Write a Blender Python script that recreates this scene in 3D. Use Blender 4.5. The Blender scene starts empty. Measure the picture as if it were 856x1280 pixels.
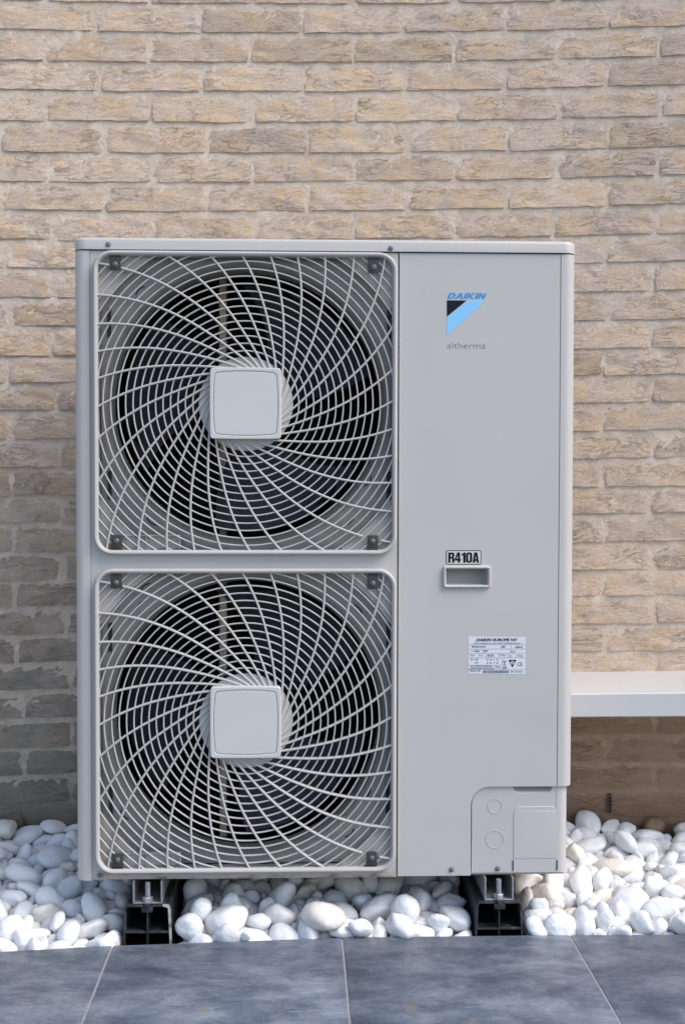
import bpy, bmesh, math, random
import numpy as np
from mathutils import Vector, Matrix, Quaternion
from mathutils.geometry import tessellate_polygon
PI = math.pi
S = bpy.context.scene
C = S.collection

# ------------------------------------------------------------------ camera, world, sun, exposure
cd = bpy.data.cameras.new('camera')
cam = bpy.data.objects.new('camera', cd); C.objects.link(cam); S.camera = cam
cd.sensor_fit = 'VERTICAL'; cd.sensor_height = 36.0; cd.lens = 36.0 * 1606 / 1280
cd.clip_start = 0.05; cd.clip_end = 1000
yaw, pit, rol = 0.0349, 0.0313, 0.0021
fw = Vector((math.sin(yaw) * math.cos(pit), math.cos(yaw) * math.cos(pit), -math.sin(pit)))
rt = Vector((math.cos(yaw), -math.sin(yaw), 0)); up = rt.cross(fw)
r2 = math.cos(rol) * rt + math.sin(rol) * up; u2 = -math.sin(rol) * rt + math.cos(rol) * up
cam.matrix_world = Matrix(((r2.x, u2.x, -fw.x, -0.0506), (r2.y, u2.y, -fw.y, -2.3276), (r2.z, u2.z, -fw.z, 0.8425), (0, 0, 0, 1)))

SUN_EL, SUN_AZ = math.radians(50), math.radians(118)      # azimuth clockwise from +Y
w = bpy.data.worlds.new('World'); S.world = w; w.use_nodes = True
nt = w.node_tree
sky = nt.nodes.new('ShaderNodeTexSky'); sky.sky_type = 'NISHITA'; sky.sun_disc = False
sky.sun_elevation = SUN_EL; sky.sun_rotation = SUN_AZ; sky.air_density = 1.0; sky.dust_density = 1.2; sky.ozone_density = 1.0
nt.links.new(sky.outputs[0], nt.nodes['Background'].inputs[0]); nt.nodes['Background'].inputs[1].default_value = 0.15
sd = bpy.data.lights.new('sun', 'SUN'); so = bpy.data.objects.new('sun', sd); C.objects.link(so)
sd.energy = 1.9; sd.angle = math.radians(40); sd.color = (1.0, 0.955, 0.90)
sv = Vector((math.sin(SUN_AZ) * math.cos(SUN_EL), math.cos(SUN_AZ) * math.cos(SUN_EL), math.sin(SUN_EL)))
so.rotation_euler = (-sv).to_track_quat('-Z', 'Y').to_euler(); so.location = sv * 20
S.view_settings.view_transform = 'Standard'; S.view_settings.look = 'None'
S.view_settings.exposure = 0.75; S.view_settings.gamma = 1.0

# ------------------------------------------------------------------ helpers
def fin(bm, name, m, parent=None, ang=35, smooth=True):
    """turn a bmesh into ONE linked mesh object"""
    bmesh.ops.recalc_face_normals(bm, faces=bm.faces)
    me = bpy.data.meshes.new(name); bm.to_mesh(me); bm.free()
    if smooth:
        for p in me.polygons: p.use_smooth = True
        me.set_sharp_from_angle(angle=math.radians(ang))
    if m: me.materials.append(m)
    o = bpy.data.objects.new(name, me); C.objects.link(o)
    if parent: o.parent = parent
    return o
def link(name, me, parent=None, loc=None):
    o = bpy.data.objects.new(name, me); C.objects.link(o)
    if parent: o.parent = parent
    if loc: o.location = loc
    return o
def thing(o, label, cat, group=None):
    o['label'] = label; o['category'] = cat
    if group: o['group'] = group
    return o
def empty(name, loc, label, cat, group=None):
    o = bpy.data.objects.new(name, None); C.objects.link(o); o.location = loc
    o.empty_display_size = .05
    return thing(o, label, cat, group)
def struct(o): o['kind'] = 'structure'; return o
def stuff(o): o['kind'] = 'stuff'; return o

def area(p): return .5 * sum(p[i][0] * p[(i + 1) % len(p)][1] - p[(i + 1) % len(p)][0] * p[i][1] for i in range(len(p)))
def orient(p, ccw): return list(p) if (area(p) > 0) == ccw else list(reversed(p))
def offset(p, d):
    """move a closed polygon d to the left of its direction (into the material)"""
    n = len(p); out = []
    for i in range(n):
        a, b, c = Vector(p[i - 1][:2]), Vector(p[i][:2]), Vector(p[(i + 1) % n][:2])
        e1, e2 = (b - a).normalized(), (c - b).normalized()
        n1, n2 = Vector((-e1.y, e1.x)), Vector((-e2.y, e2.x))
        m = n1 + n2
        if m.length < 1e-6: m = n1
        m.normalize(); k = max(.35, m.dot(n1)); q = b + m * (d / k); out.append((q.x, q.y))
    return out
def rrect(cx, cz, hw, hh, r, n=5):
    out = []
    for (sx, sz, a0) in ((1, -1, -90), (1, 1, 0), (-1, 1, 90), (-1, -1, 180)):
        for k in range(n + 1):
            a = math.radians(a0 + 90 * k / n)
            out.append((cx + sx * (hw - r) + r * math.cos(a), cz + sz * (hh - r) + r * math.sin(a)))
    return out
def circ(cx, cz, r, n=40, a0=0, a1=360):
    full = abs(a1 - a0) == 360
    return [(cx + r * math.cos(math.radians(a0 + (a1 - a0) * k / (n if full else n - 1))), cz + r * math.sin(math.radians(a0 + (a1 - a0) * k / (n if full else n - 1)))) for k in range(n)]
def prism(bm, outer, y0, y1, holes=(), ch=0.0, axis='y'):
    """polygon with holes; front (chamfered) at y0, back at y1.  axis 'y': polygon in XZ;  'z': polygon in XY"""
    loops = [orient(outer, True)] + [orient(h, False) for h in holes]
    sg = 1 if y1 > y0 else -1
    def P(q, y): return (q[0], y, q[1]) if axis == 'y' else (q[0], q[1], y)
    fr, bk = [], []
    for lp in loops:
        a = [bm.verts.new(P(q, y0)) for q in (offset(lp, ch) if ch else lp)]
        b = [bm.verts.new(P(q, y0 + sg * ch)) for q in lp] if ch else a
        c = [bm.verts.new(P(q, y1)) for q in lp]
        n = len(lp)
        for i in range(n):
            j = (i + 1) % n
            if ch: bm.faces.new((a[i], a[j], b[j], b[i]))
            bm.faces.new((b[i], b[j], c[j], c[i]))
        fr.append(a); bk.append(c)
    T = tessellate_polygon([[Vector((q[0], q[1], 0)) for q in (offset(l, ch) if ch else l)] for l in loops])
    fa = [v for l in fr for v in l]; fb = [v for l in bk for v in l]
    for t in T:
        for L in (fa, fb):
            try: bm.faces.new([L[i] for i in t])
            except ValueError: pass
def box(bm, x0, x1, y0, y1, z0, z1, bev=0.0):
    v = [bm.verts.new((x, y, z)) for x in (x0, x1) for y in (y0, y1) for z in (z0, z1)]
    fs = [bm.faces.new([v[i] for i in f]) for f in ((0, 1, 3, 2), (4, 6, 7, 5), (0, 4, 5, 1), (2, 3, 7, 6), (0, 2, 6, 4), (1, 5, 7, 3))]
    if bev:
        bmesh.ops.bevel(bm, geom=list({e for f in fs for e in f.edges}), offset=bev, segments=2, affect='EDGES', profile=.6)
def loft(bm, loops, closed=True, caps=False):
    L = [[bm.verts.new(p) for p in lp] for lp in loops]
    for a, b in zip(L, L[1:]):
        n = len(a)
        for i in range(n if closed else n - 1):
            j = (i + 1) % n; bm.faces.new((a[i], a[j], b[j], b[i]))
    if caps: bm.faces.new(L[0]); bm.faces.new(L[-1])
def ribbon(bm, pts, sec, closed=False):
    """sweep a closed section (n, y) along a curve in the XZ plane"""
    n = len(pts); rows = []
    for i in range(n):
        a = Vector(pts[i - 1] if (i > 0 or closed) else pts[i]); b = Vector(pts[(i + 1) % n] if (i < n - 1 or closed) else pts[i])
        t = (b - a).normalized(); N = Vector((-t.y, t.x)); p = Vector(pts[i])
        rows.append([bm.verts.new((p.x + N.x * s, y, p.y + N.y * s)) for s, y in sec])
    m = len(sec)
    for i in range(n if closed else n - 1):
        A, B = rows[i], rows[(i + 1) % n]
        for k in range(m): bm.faces.new((A[k], A[(k + 1) % m], B[(k + 1) % m], B[k]))
    if not closed: bm.faces.new(rows[0]); bm.faces.new(rows[-1])
def lathe(bm, prof, cx, cz, n=64, caps=False):
    """profile (r, y) turned about the Y axis"""
    loft(bm, [[(cx + r * math.cos(2 * PI * k / n), y, cz + r * math.sin(2 * PI * k / n)) for k in range(n)] for r, y in prof], True, caps)

# ------------------------------------------------------------------ materials
class N:
    def __init__(s, name):
        s.m = bpy.data.materials.new(name); s.m.use_nodes = True; s.t = s.m.node_tree
        s.b = s.t.nodes['Principled BSDF']
    def n(s, typ, **k):
        nd = s.t.nodes.new('ShaderNode' + typ)
        for a, v in k.items():
            if a.startswith('i_'):
                a = a[2:]; nd.inputs[int(a) if a.isdigit() else a].default_value = v
            else: setattr(nd, a, v)
        return nd
    def l(s, a, b): s.t.links.new(a, b)
    def coord(s, kind='Object', scale=(1, 1, 1), rand=False, rot=(0, 0, 0)):
        c = s.n('TexCoord').outputs[kind] if kind != 'World' else s.n('NewGeometry').outputs['Position']
        mp = s.n('Mapping'); mp.inputs['Scale'].default_value = scale; mp.inputs['Rotation'].default_value = rot; s.l(c, mp.inputs[0])
        if rand:
            oi = s.n('ObjectInfo'); ml = s.n('VectorMath', operation='SCALE'); ml.inputs[0].default_value = (37, 71, 53)
            s.l(oi.outputs['Random'], ml.inputs['Scale']); s.l(ml.outputs[0], mp.inputs['Location'])
        return mp.outputs[0]
    def noise(s, vec, scale, detail=4, rough=.55, dist=0):
        nd = s.n('TexNoise'); nd.inputs['Scale'].default_value = scale; nd.inputs['Detail'].default_value = detail
        nd.inputs['Roughness'].default_value = rough; nd.inputs['Distortion'].default_value = dist
        s.l(vec, nd.inputs['Vector']); return nd.outputs[0]
    def ramp(s, fac, *st):
        nd = s.n('ValToRGB'); e = nd.color_ramp.elements
        while len(e) > 1: e.remove(e[-1])
        for i, (p, c) in enumerate(st):
            if i == 0: x = e[0]; x.position = p
            else: x = e.new(p)
            x.color = (c, c, c, 1) if not hasattr(c, '__len__') else tuple(c) + (1,)
        s.l(fac, nd.inputs[0]); return nd.outputs[0]
    def mix(s, fac, a, b, mode='MIX'):
        nd = s.n('MixRGB', blend_type=mode)
        for i, v in ((0, fac), (1, a), (2, b)):
            if isinstance(v, (int, float)): nd.inputs[i].default_value = v if i == 0 else (v, v, v, 1)
            elif isinstance(v, tuple): nd.inputs[i].default_value = v + (1,)
            else: s.l(v, nd.inputs[i])
        return nd.outputs[0]
    def math(s, op, a, b=None, clamp=False):
        nd = s.n('Math', operation=op); nd.use_clamp = clamp
        for i, v in ((0, a), (1, b)):
            if v is None: continue
            if isinstance(v, (int, float)): nd.inputs[i].default_value = v
            else: s.l(v, nd.inputs[i])
        return nd.outputs[0]
    def bump(s, h, strength, dist, prev=None):
        nd = s.n('Bump'); nd.inputs['Strength'].default_value = strength; nd.inputs['Distance'].default_value = dist
        s.l(h, nd.inputs['Height'])
        if prev: s.l(prev, nd.inputs['Normal'])
        return nd.outputs[0]
    def out(s, col=None, rough=None, normal=None, **k):
        for nm, v in (('Base Color', col), ('Roughness', rough), ('Normal', normal)):
            if v is None: continue
            if isinstance(v, (int, float)): s.b.inputs[nm].default_value = v
            elif isinstance(v, tuple): s.b.inputs[nm].default_value = v + (1,)
            else: s.l(v, s.b.inputs[nm])
        for nm, v in k.items(): s.b.inputs[nm.replace('_', ' ')].default_value = v
        return s.m
def paint(name, col, rough=.42, var=.05, bscale=900, bump=.04, dirt=0.0):
    a = N(name); c = a.coord()
    f = a.noise(c, 6, 5); v = a.ramp(f, (.3, 1 - var), (.7, 1.0))
    col_ = a.mix(1.0, col, v, 'MULTIPLY')
    if dirt:
        g = a.ramp(a.noise(c, 55, 6, .7), (.56, 0), (.75, dirt)); col_ = a.mix(g, col_, (.30, .25, .19))
    return a.out(col_, a.ramp(a.noise(c, 30, 4), (.3, rough - .05), (.7, rough + .08)), a.bump(a.noise(c, bscale, 2), bump, .0006))
MP = {}
def casing():
    a = N('ivory_powder_coat'); c = a.coord(); base = a.mix(1.0, (.515, .482, .448), a.ramp(a.noise(c, 4, 5), (.3, .95), (.7, 1.0)), 'MULTIPLY')
    st = a.ramp(a.noise(a.coord('Object', (60, 60, 1.5)), 1, 5, .6), (.55, 0), (.85, .05)); base = a.mix(st, base, (.36, .34, .31))
    sp = a.ramp(a.noise(c, 160, 2, .5), (.755, 0), (.775, .6)); base = a.mix(sp, base, (.72, .72, .72))
    dk = a.ramp(a.noise(c, 75, 3, .5), (.76, 0), (.79, .35)); base = a.mix(dk, base, (.25, .23, .20))
    nb = a.bump(a.noise(c, 2.2, 2), .25, .006); nb = a.bump(a.noise(c, 900, 2), .05, .0006, nb)
    return a.out(base, a.ramp(a.noise(c, 22, 5), (.3, .34), (.7, .48)), nb)
MP['casing'] = casing()
MP['plastic'] = paint('ivory_grille_plastic', (.48, .453, .42), .45, .05, dirt=.12)
MP['orifice'] = paint('grey_fan_surround', (.30, .285, .265), .5, .12, dirt=.35)
MP['print_blue'] = paint('light_blue_print', (.24, .55, .84), .4, 0)
MP['print_cyan'] = paint('blue_print', (.03, .27, .56), .4, 0)
MP['print_dark'] = paint('dark_navy_print', (.005, .008, .016), .6, 0)
MP['print_black'] = paint('black_print', (.004, .004, .005), .65, 0)
MP['print_grey'] = paint('grey_print', (.13, .13, .14), .45, 0)
MP['sticker'] = paint('label_stock', (.68, .68, .70), .35, .02)
MP['sticker_tan'] = paint('aged_label_stock', (.60, .58, .53), .35, .04)
MP['clip'] = paint('dull_brown_metal', (.050, .042, .036), .7, .3)
MP['dark'] = paint('shadow_black_plastic', (.02, .02, .022), .6, .2)
MP['blade'] = paint('dark_blue_grey_fan_plastic', (.011, .015, .024), .55, .2)
MP['bracket'] = paint('primed_motor_bracket', (.75, .56, .40), .55, .2, dirt=.4)
MP['ledge'] = paint('white_coated_metal', (.55, .54, .535), .38, .03)
def steel():
    a = N('galvanised_steel'); c = a.coord(rand=True)
    v = a.ramp(a.noise(c, 90, 4, .6), (.3, (.30, .30, .31)), (.7, (.52, .52, .53)))
    r = a.ramp(a.noise(c, 40, 6, .7), (.60, 0), (.72, .5)); v = a.mix(r, v, (.62, .60, .56))
    return a.out(v, a.ramp(a.noise(c, 60), (.3, .35), (.7, .6)), a.bump(a.noise(c, 300, 3), .15, .001), Metallic=.75)
MP['steel'] = steel()
MP['screw'] = paint('dull_zinc_screw', (.20, .21, .24), .4, .3)
MP['screw'].node_tree.nodes['Principled BSDF'].inputs['Metallic'].default_value = .5
def pan():
    a = N('front_panel_paint_with_rust'); p = a.coord('World'); c = a.coord()
    sx = a.n('SeparateXYZ'); a.l(p, sx.inputs[0])
    base = a.mix(1.0, (.505, .474, .440), a.ramp(a.noise(c, 6, 5), (.3, .95), (.7, 1.0)), 'MULTIPLY')
    low = a.math('MULTIPLY', a.math('SUBTRACT', .125, sx.outputs[2], True), 45, True)
    n1 = a.ramp(a.noise(a.coord('Object', (1, 1, 3)), 28, 7, .72), (.50, 0), (.66, 1))
    f = a.math('MULTIPLY', low, n1, True)
    lowd = a.math('MULTIPLY', a.math('SUBTRACT', .118, sx.outputs[2], True), 60, True)
    base = a.mix(a.math('MULTIPLY', lowd, .55), base, (.33, .26, .19))
    col = a.mix(a.math('MULTIPLY', f, .85), base, (.12, .055, .03))
    return a.out(col, .45, a.bump(a.noise(c, 900, 2), .05, .0006))
MP['pan'] = pan()
MP['vent'] = paint('brown_vent_plastic', (.16, .12, .09), .7, .2)
MP['badge'] = paint('ivory_badge', (.57, .55, .525), .4, .03)
MP['corner'] = paint('dusty_ivory_inner_sheet', (.50, .46, .42), .5, .10, dirt=.3)
def blackplastic():
    a = N('worn_black_rubber_plastic'); c = a.coord(rand=True)
    f = a.noise(c, 45, 8, .72, .6); d = a.ramp(f, (.50, 0), (.62, .35), (.74, 1))
    col = a.mix(d, (.016, .018, .022), (.16, .165, .17))
    d2 = a.ramp(a.noise(c, 14, 6, .7), (.58, 0), (.7, .5)); col = a.mix(d2, col, (.06, .075, .09))
    return a.out(col, a.ramp(f, (.4, .38), (.7, .8)), a.bump(f, .3, .002))
MP['rubber'] = blackplastic()
def scuff():
    a = N('whitened_scuffed_plastic_edge'); c = a.coord(rand=True)
    f = a.ramp(a.noise(c, 60, 6, .7), (.36, (.05, .05, .05)), (.52, (.42, .41, .38)))
    return a.out(f, .8)
MP['scuff'] = scuff()

def brickmat():
    a = N('handmade_buff_brick'); c = a.coord('Object', rand=True); cs = a.coord('Object', (1, 1, 2.4), rand=True)
    patch = a.ramp(a.noise(c, 17, 7, .66, .5), (.46, 0), (.60, 1.0))
    col = a.mix(patch, (.83, .642, .508), (.88, .638, .425))
    pale = a.ramp(a.noise(c, 30, 5, .6), (.50, 0), (.68, .45)); col = a.mix(pale, col, (.85, .712, .58))
    bl = a.ramp(a.noise(c, 11, 3), (.58, 0), (.72, .40)); col = a.mix(bl, col, (.60, .53, .495))
    cr = a.noise(cs, 24, 12, .76, 1.9)
    crack = a.ramp(cr, (.33, .6), (.37, .22), (.40, 0)); col = a.mix(crack, col, (.13, .105, .09))
    rd = a.noise(a.coord('Object', (1, 1, 3.2), rand=True, rot=(0, .55, 0)), 17, 5, .6, .9)
    ridge = a.ramp(rd, (.465, 0), (.50, 1), (.535, 0)); msk = a.ramp(a.noise(c, 13, 4, .6), (.46, 0), (.62, 1))
    cre = a.math('MULTIPLY', ridge, msk); col = a.mix(a.math('MULTIPLY', cre, .34), col, (.20, .165, .145))
    fine = a.noise(c, 330, 5, .7); col = a.mix(.55, col, a.mix(1.0, col, a.ramp(fine, (.3, .62), (.7, 1.38)), 'MULTIPLY'))
    oi = a.n('ObjectInfo'); v = a.ramp(oi.outputs['Random'], (0, .82), (.2, .95), (.6, 1.0), (1, 1.07)); col = a.mix(1.0, col, v, 'MULTIPLY')
    # green algae low on the left and brown soil splash at the foot of the wall
    p = a.coord('World'); sx = a.n('SeparateXYZ'); a.l(p, sx.inputs[0]); pn = a.noise(p, 9, 6, .65)
    zlow = a.math('MULTIPLY', a.math('SUBTRACT', .42, sx.outputs[2]), 4.0, True)
    xl = a.math('MULTIPLY', a.math('SUBTRACT', -.25, sx.outputs[0]), 6.0, True)
    al = a.math('MULTIPLY', a.math('MULTIPLY', zlow, xl, True), a.ramp(pn, (.3, .55), (.7, .85)), True)
    col = a.mix(a.math('MULTIPLY', al, .85), col, (.19, .21, .14))
    so_ = a.math('MULTIPLY', a.math('SUBTRACT', .15, sx.outputs[2]), 12.0, True)
    so2 = a.math('MULTIPLY', so_, a.ramp(pn, (.3, .4), (.6, 1)), True); col = a.mix(so2, col, (.13, .085, .055))
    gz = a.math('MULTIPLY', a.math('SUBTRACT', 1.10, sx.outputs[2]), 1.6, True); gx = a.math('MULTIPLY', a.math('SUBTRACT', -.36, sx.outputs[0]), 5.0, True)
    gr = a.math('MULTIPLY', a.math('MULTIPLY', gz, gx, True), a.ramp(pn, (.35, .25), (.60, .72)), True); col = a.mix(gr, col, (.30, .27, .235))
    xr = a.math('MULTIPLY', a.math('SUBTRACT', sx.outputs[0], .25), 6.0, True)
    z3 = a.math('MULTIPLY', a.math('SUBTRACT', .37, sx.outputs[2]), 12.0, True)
    col = a.mix(a.math('MULTIPLY', a.math('MULTIPLY', xr, z3, True), .68), col, (.36, .20, .11))  # warm shade below the ledge, painted into the brick colour
    nb = a.bump(cr, 1.0, .0075); nb = a.bump(a.math('SUBTRACT', 1.0, cre), .9, .0035, nb); nb = a.bump(a.noise(a.coord('Object', (1, 1, 1.8), rand=True, rot=(0, .35, 0)), 95, 8, .78, .8), .95, .0060, nb); nb = a.bump(fine, .7, .0022, nb)
    return a.out(col, .92, nb, Specular_IOR_Level=.25)
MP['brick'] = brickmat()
def mortarmat():
    a = N('pale_sandy_mortar'); c = a.coord('World')
    col = a.mix(a.ramp(a.noise(c, 22, 8, .7), (.35, 0), (.65, 1)), (.695, .558, .445), (.815, .670, .540))
    f = a.noise(c, 420, 4, .7); col = a.mix(.5, col, a.mix(1.0, col, a.ramp(f, (.3, .75), (.7, 1.15)), 'MULTIPLY'))
    sx = a.n('SeparateXYZ'); a.l(c, sx.inputs[0]); pn = a.noise(c, 8, 6, .65)
    zlow = a.math('MULTIPLY', a.math('SUBTRACT', .38, sx.outputs[2]), 4.0, True); xl = a.math('MULTIPLY', a.math('SUBTRACT', -.25, sx.outputs[0]), 6.0, True)
    col = a.mix(a.math('MULTIPLY', a.math('MULTIPLY', zlow, xl, True), .5), col, (.27, .27, .22))
    so_ = a.math('MULTIPLY', a.math('SUBTRACT', .17, sx.outputs[2]), 11.0, True)
    col = a.mix(a.math('MULTIPLY', so_, a.ramp(pn, (.3, .4), (.6, 1)), True), col, (.13, .09, .06))
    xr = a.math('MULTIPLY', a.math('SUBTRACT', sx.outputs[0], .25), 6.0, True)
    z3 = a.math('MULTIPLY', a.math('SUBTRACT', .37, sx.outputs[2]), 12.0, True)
    col = a.mix(a.math('MULTIPLY', a.math('MULTIPLY', xr, z3, True), .74), col, (.38, .235, .15))  # the ledge's warm shade painted into the mortar as well
    nb = a.bump(a.noise(c, 45, 9, .72, .8), 1.0, .010); nb = a.bump(f, .6, .002, nb)
    return a.out(col, .95, nb, Specular_IOR_Level=.2)
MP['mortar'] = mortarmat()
def pebblemat(name, c1, c2, tan):
    a = N(name); c = a.coord(rand=True)
    oi = a.n('ObjectInfo')
    col = a.mix(a.noise(c, .9, 3), c1, c2)
    col = a.mix(1.0, col, a.ramp(oi.outputs['Random'], (0, .88), (.3, .97), (1, 1.0)), 'MULTIPLY')
    ff = a.ramp(a.noise(c, 1.4, 6, .65, .8), (.60, 0), (.80, tan)); col = a.mix(ff, col, (.52, .40, .28))
    gg = a.ramp(a.noise(c, 3.5, 8, .75), (.66, 0), (.78, .35)); col = a.mix(gg, col, (.45, .42, .40))
    nb = a.bump(a.noise(c, 1.4, 2), .12, .08); nb = a.bump(a.noise(c, 12, 5, .6), .05, .02, nb)
    return a.out(col, a.ramp(a.noise(c, 3), (.3, .42), (.7, .62)), nb)
MP['pebble'] = pebblemat('tumbled_white_marble', (.79, .785, .78), (.74, .735, .73), .2)
MP['pebble_cream'] = pebblemat('cream_stained_marble', (.70, .63, .55), (.74, .70, .65), .8)
MP['stone_brown'] = pebblemat('brown_stone', (.26, .16, .09), (.20, .12, .07), .3)
def slate():
    a = N('blue_grey_limestone_paving'); c = a.coord('World', (1, 1, 1), rot=(0, 0, .45)); st = a.coord('World', (1.0, 1.7, 1), rot=(0, 0, -.35))
    oi = a.n('ObjectInfo')
    cl = a.noise(st, 6.5, 9, .68, .35); col = a.ramp(cl, (.36, (.060, .076, .108)), (.48, (.108, .130, .170)), (.60, (.185, .21, .25)), (.72, (.29, .31, .345)))
    col = a.mix(a.ramp(a.noise(c, 13, 6, .6), (.52, 0), (.72, .5)), col, (.25, .26, .28))
    oc = a.ramp(a.noise(c, 15, 5, .6, .3), (.63, 0), (.70, .5)); col = a.mix(oc, col, (.25, .195, .115))
    sc = a.noise(a.coord('World', (2, 60, 1), rot=(0, 0, 1.25)), 7, 3, .5); col = a.mix(a.ramp(sc, (.62, 0), (.70, .5)), col, (.40, .42, .46))
    sp = a.noise(c, 190, 3, .6); col = a.mix(a.ramp(sp, (.70, 0), (.76, .5)), col, (.42, .44, .46))
    fn = a.noise(c, 85, 12, .88); col = a.mix(1.0, col, a.mix(1.0, col, a.ramp(fn, (.32, .66), (.68, 1.32)), 'MULTIPLY'))
    col = a.mix(1.0, col, a.ramp(oi.outputs['Random'], (0, .90), (1, 1.08)), 'MULTIPLY')
    nb = a.bump(a.noise(c, 22, 6, .6), .25, .004); nb = a.bump(fn, .5, .0015, nb)
    return a.out(col, a.ramp(cl, (.3, .46), (.7, .36)), nb)
MP['slate'] = slate()
def soilmat(name, a_, b_, sc=30):
    a = N(name); c = a.coord('World'); col = a.mix(a.noise(c, sc, 8, .7), a_, b_)
    return a.out(col, .95, a.bump(a.noise(c, sc * 3, 6, .7), .8, .01))
for k_ in ('print_black', 'print_dark'): MP[k_].node_tree.nodes['Principled BSDF'].inputs['Specular IOR Level'].default_value = .2
MP['soil'] = soilmat('dark_soil', (.035, .025, .018), (.09, .065, .045))
MP['ground'] = soilmat('earth', (.10, .09, .06), (.17, .15, .10), 3)
MP['grout'] = soilmat('light_grey_grout', (.34, .34, .35), (.45, .45, .46), 80)
# ------------------------------------------------------------------ large structure: ground, paving, soil bed, brick wall
rnd = random.Random(7)
def wall_y(x):
    ax = abs(x)
    return .48 - .065 * ax * ax if ax < 1 else .415 - .13 * (ax - 1)
def wall_rot(x):
    return math.atan2(wall_y(x + .01) - wall_y(x - .01), .02)
EDGE = [(-4, -.9), (-1.6, -.30), (-1.198, -.19), (-.788, -.115), (-.571, -.082), (-.379, -.057), (.031, -.029), (.4437, -.029), (.656, -.032), (.857, -.034), (1.27, -.06), (1.68, -.12), (4, -.9)]
def edge_y(x):
    for (a, b), (c, d) in zip(EDGE, EDGE[1:]):
        if a <= x <= c: return b + (d - b) * (x - a) / (c - a)
    return -.9

bm = bmesh.new(); q = 90
for a in (-q, q):
    for b in (-q, q): bm.verts.new((a, b, -.16))
bm.verts.ensure_lookup_table(); bm.faces.new([bm.verts[i] for i in (0, 2, 3, 1)])
struct(fin(bm, 'ground', MP['ground'], smooth=False))

bm = bmesh.new()                                          # the dark soil under the pebbles rises towards the wall
NXs = 60
rows = []
for j, (y, zl, zr) in enumerate(((-.32, -.05, -.048), (.10, -.038, -.030), (.22, -.016, -.006), (.36, .018, .034), (.60, .070, .090))):
    rows.append([bm.verts.new((-2.6 + 5.2 * i / NXs, y, zl + (zr - zl) * i / NXs + rnd.uniform(-.003, .003))) for i in range(NXs + 1)])
for A, B in zip(rows, rows[1:]):
    for i in range(NXs): bm.faces.new((A[i], A[i + 1], B[i + 1], B[i]))
struct(fin(bm, 'soil', MP['soil'], ang=80))

bm = bmesh.new()
pl = [(-2.42, -4.2)] + [(2.08, -4.2)] + [(2.08, edge_y(2.08) - .004)] + [(x, y - .004) for x, y in reversed(EDGE[1:-1])] + [(-2.42, edge_y(-2.42) - .004)]
prism(bm, pl, -.0012, -.155, axis='z')
pav = struct(fin(bm, 'paving', MP['grout'], ang=30))
XB = [-2.428, -2.018, -1.608, -1.198, -.788, -.3785, .0305, .4440, .857, 1.267, 1.677, 2.087]
for c in range(len(XB) - 1):
    for r in range(6):
        g = .0019; x0, x1 = XB[c] + g, XB[c + 1] - g
        if r == 0:
            xs = [x0] + [x for x, y in EDGE if x0 + .01 < x < x1 - .01] + [x1]
            poly = [(x, edge_y(x)) for x in reversed(xs)]
            poly = [(x0, -.63), (x1, -.63)] + poly
        else:
            ya = -.63 - .6 * r; poly = [(x0, ya), (x1, ya), (x1, ya + .5955), (x0, ya + .5955)]
        bm = bmesh.new(); dz = rnd.uniform(-.0003, .0004)
        prism(bm, poly, dz, -.03, ch=.0008, axis='z')
        fin(bm, 'paving_tile', MP['slate'], pav, 50)

# wall: (height of a course's lower edge at x=0, x of one joint, brick pitch), top course first, measured on site
SL = .0172
COURSES = [(1.853, -.585, .2193),
 (1.791, -0.4802, 0.2193), (1.7277, -0.5893, 0.2191), (1.6652, -0.474, 0.2179), (1.6007, -0.5858, 0.2196), (1.5354, -0.68, 0.2165), (1.4724, -0.5823, 0.2178), (1.4097, -0.6791, 0.2165), (1.3479, -0.5762, 0.2159), (1.2874, -0.6724, 0.215), (1.2256, -0.5743, 0.2153), (1.1638, -0.6698, 0.2155), (1.1017, -0.5757, 0.215), (1.0429, -0.6705, 0.2138), (0.9835, -0.5696, 0.2145), (0.9232, -0.667, 0.2131), (0.8628, -0.5617, 0.2134), (0.8015, -0.6636, 0.2127), (0.7422, -0.5572, 0.2119), (0.6806, -0.6584, 0.2127), (0.6198, -0.5536, 0.2124), (0.5613, -0.6583, 0.2124), (0.5013, -0.5498, 0.2128), (0.4412, -0.6548, 0.2124), (0.3821, -0.5419, 0.212), (0.321, -0.6403, 0.2103), (0.2578, -0.5399, 0.2112), (0.1974, -0.6402, 0.211), (0.137, -0.543, 0.2122), (0.0765, -0.64, 0.212)]
for k in range(1, 10): COURSES.insert(0, (1.853 + .0633 * k, -.585 + .105 * (k % 2), .2193))
for k in range(1, 4): COURSES.append((.0765 - .0605 * k, -.543 - .1 * (k % 2), .212))
wall = empty('brick_wall', (0, .48, 0), 'gently curved wall of rough handmade buff bricks behind the heat pump', 'wall')
BL, BH = .2, .0502
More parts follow.
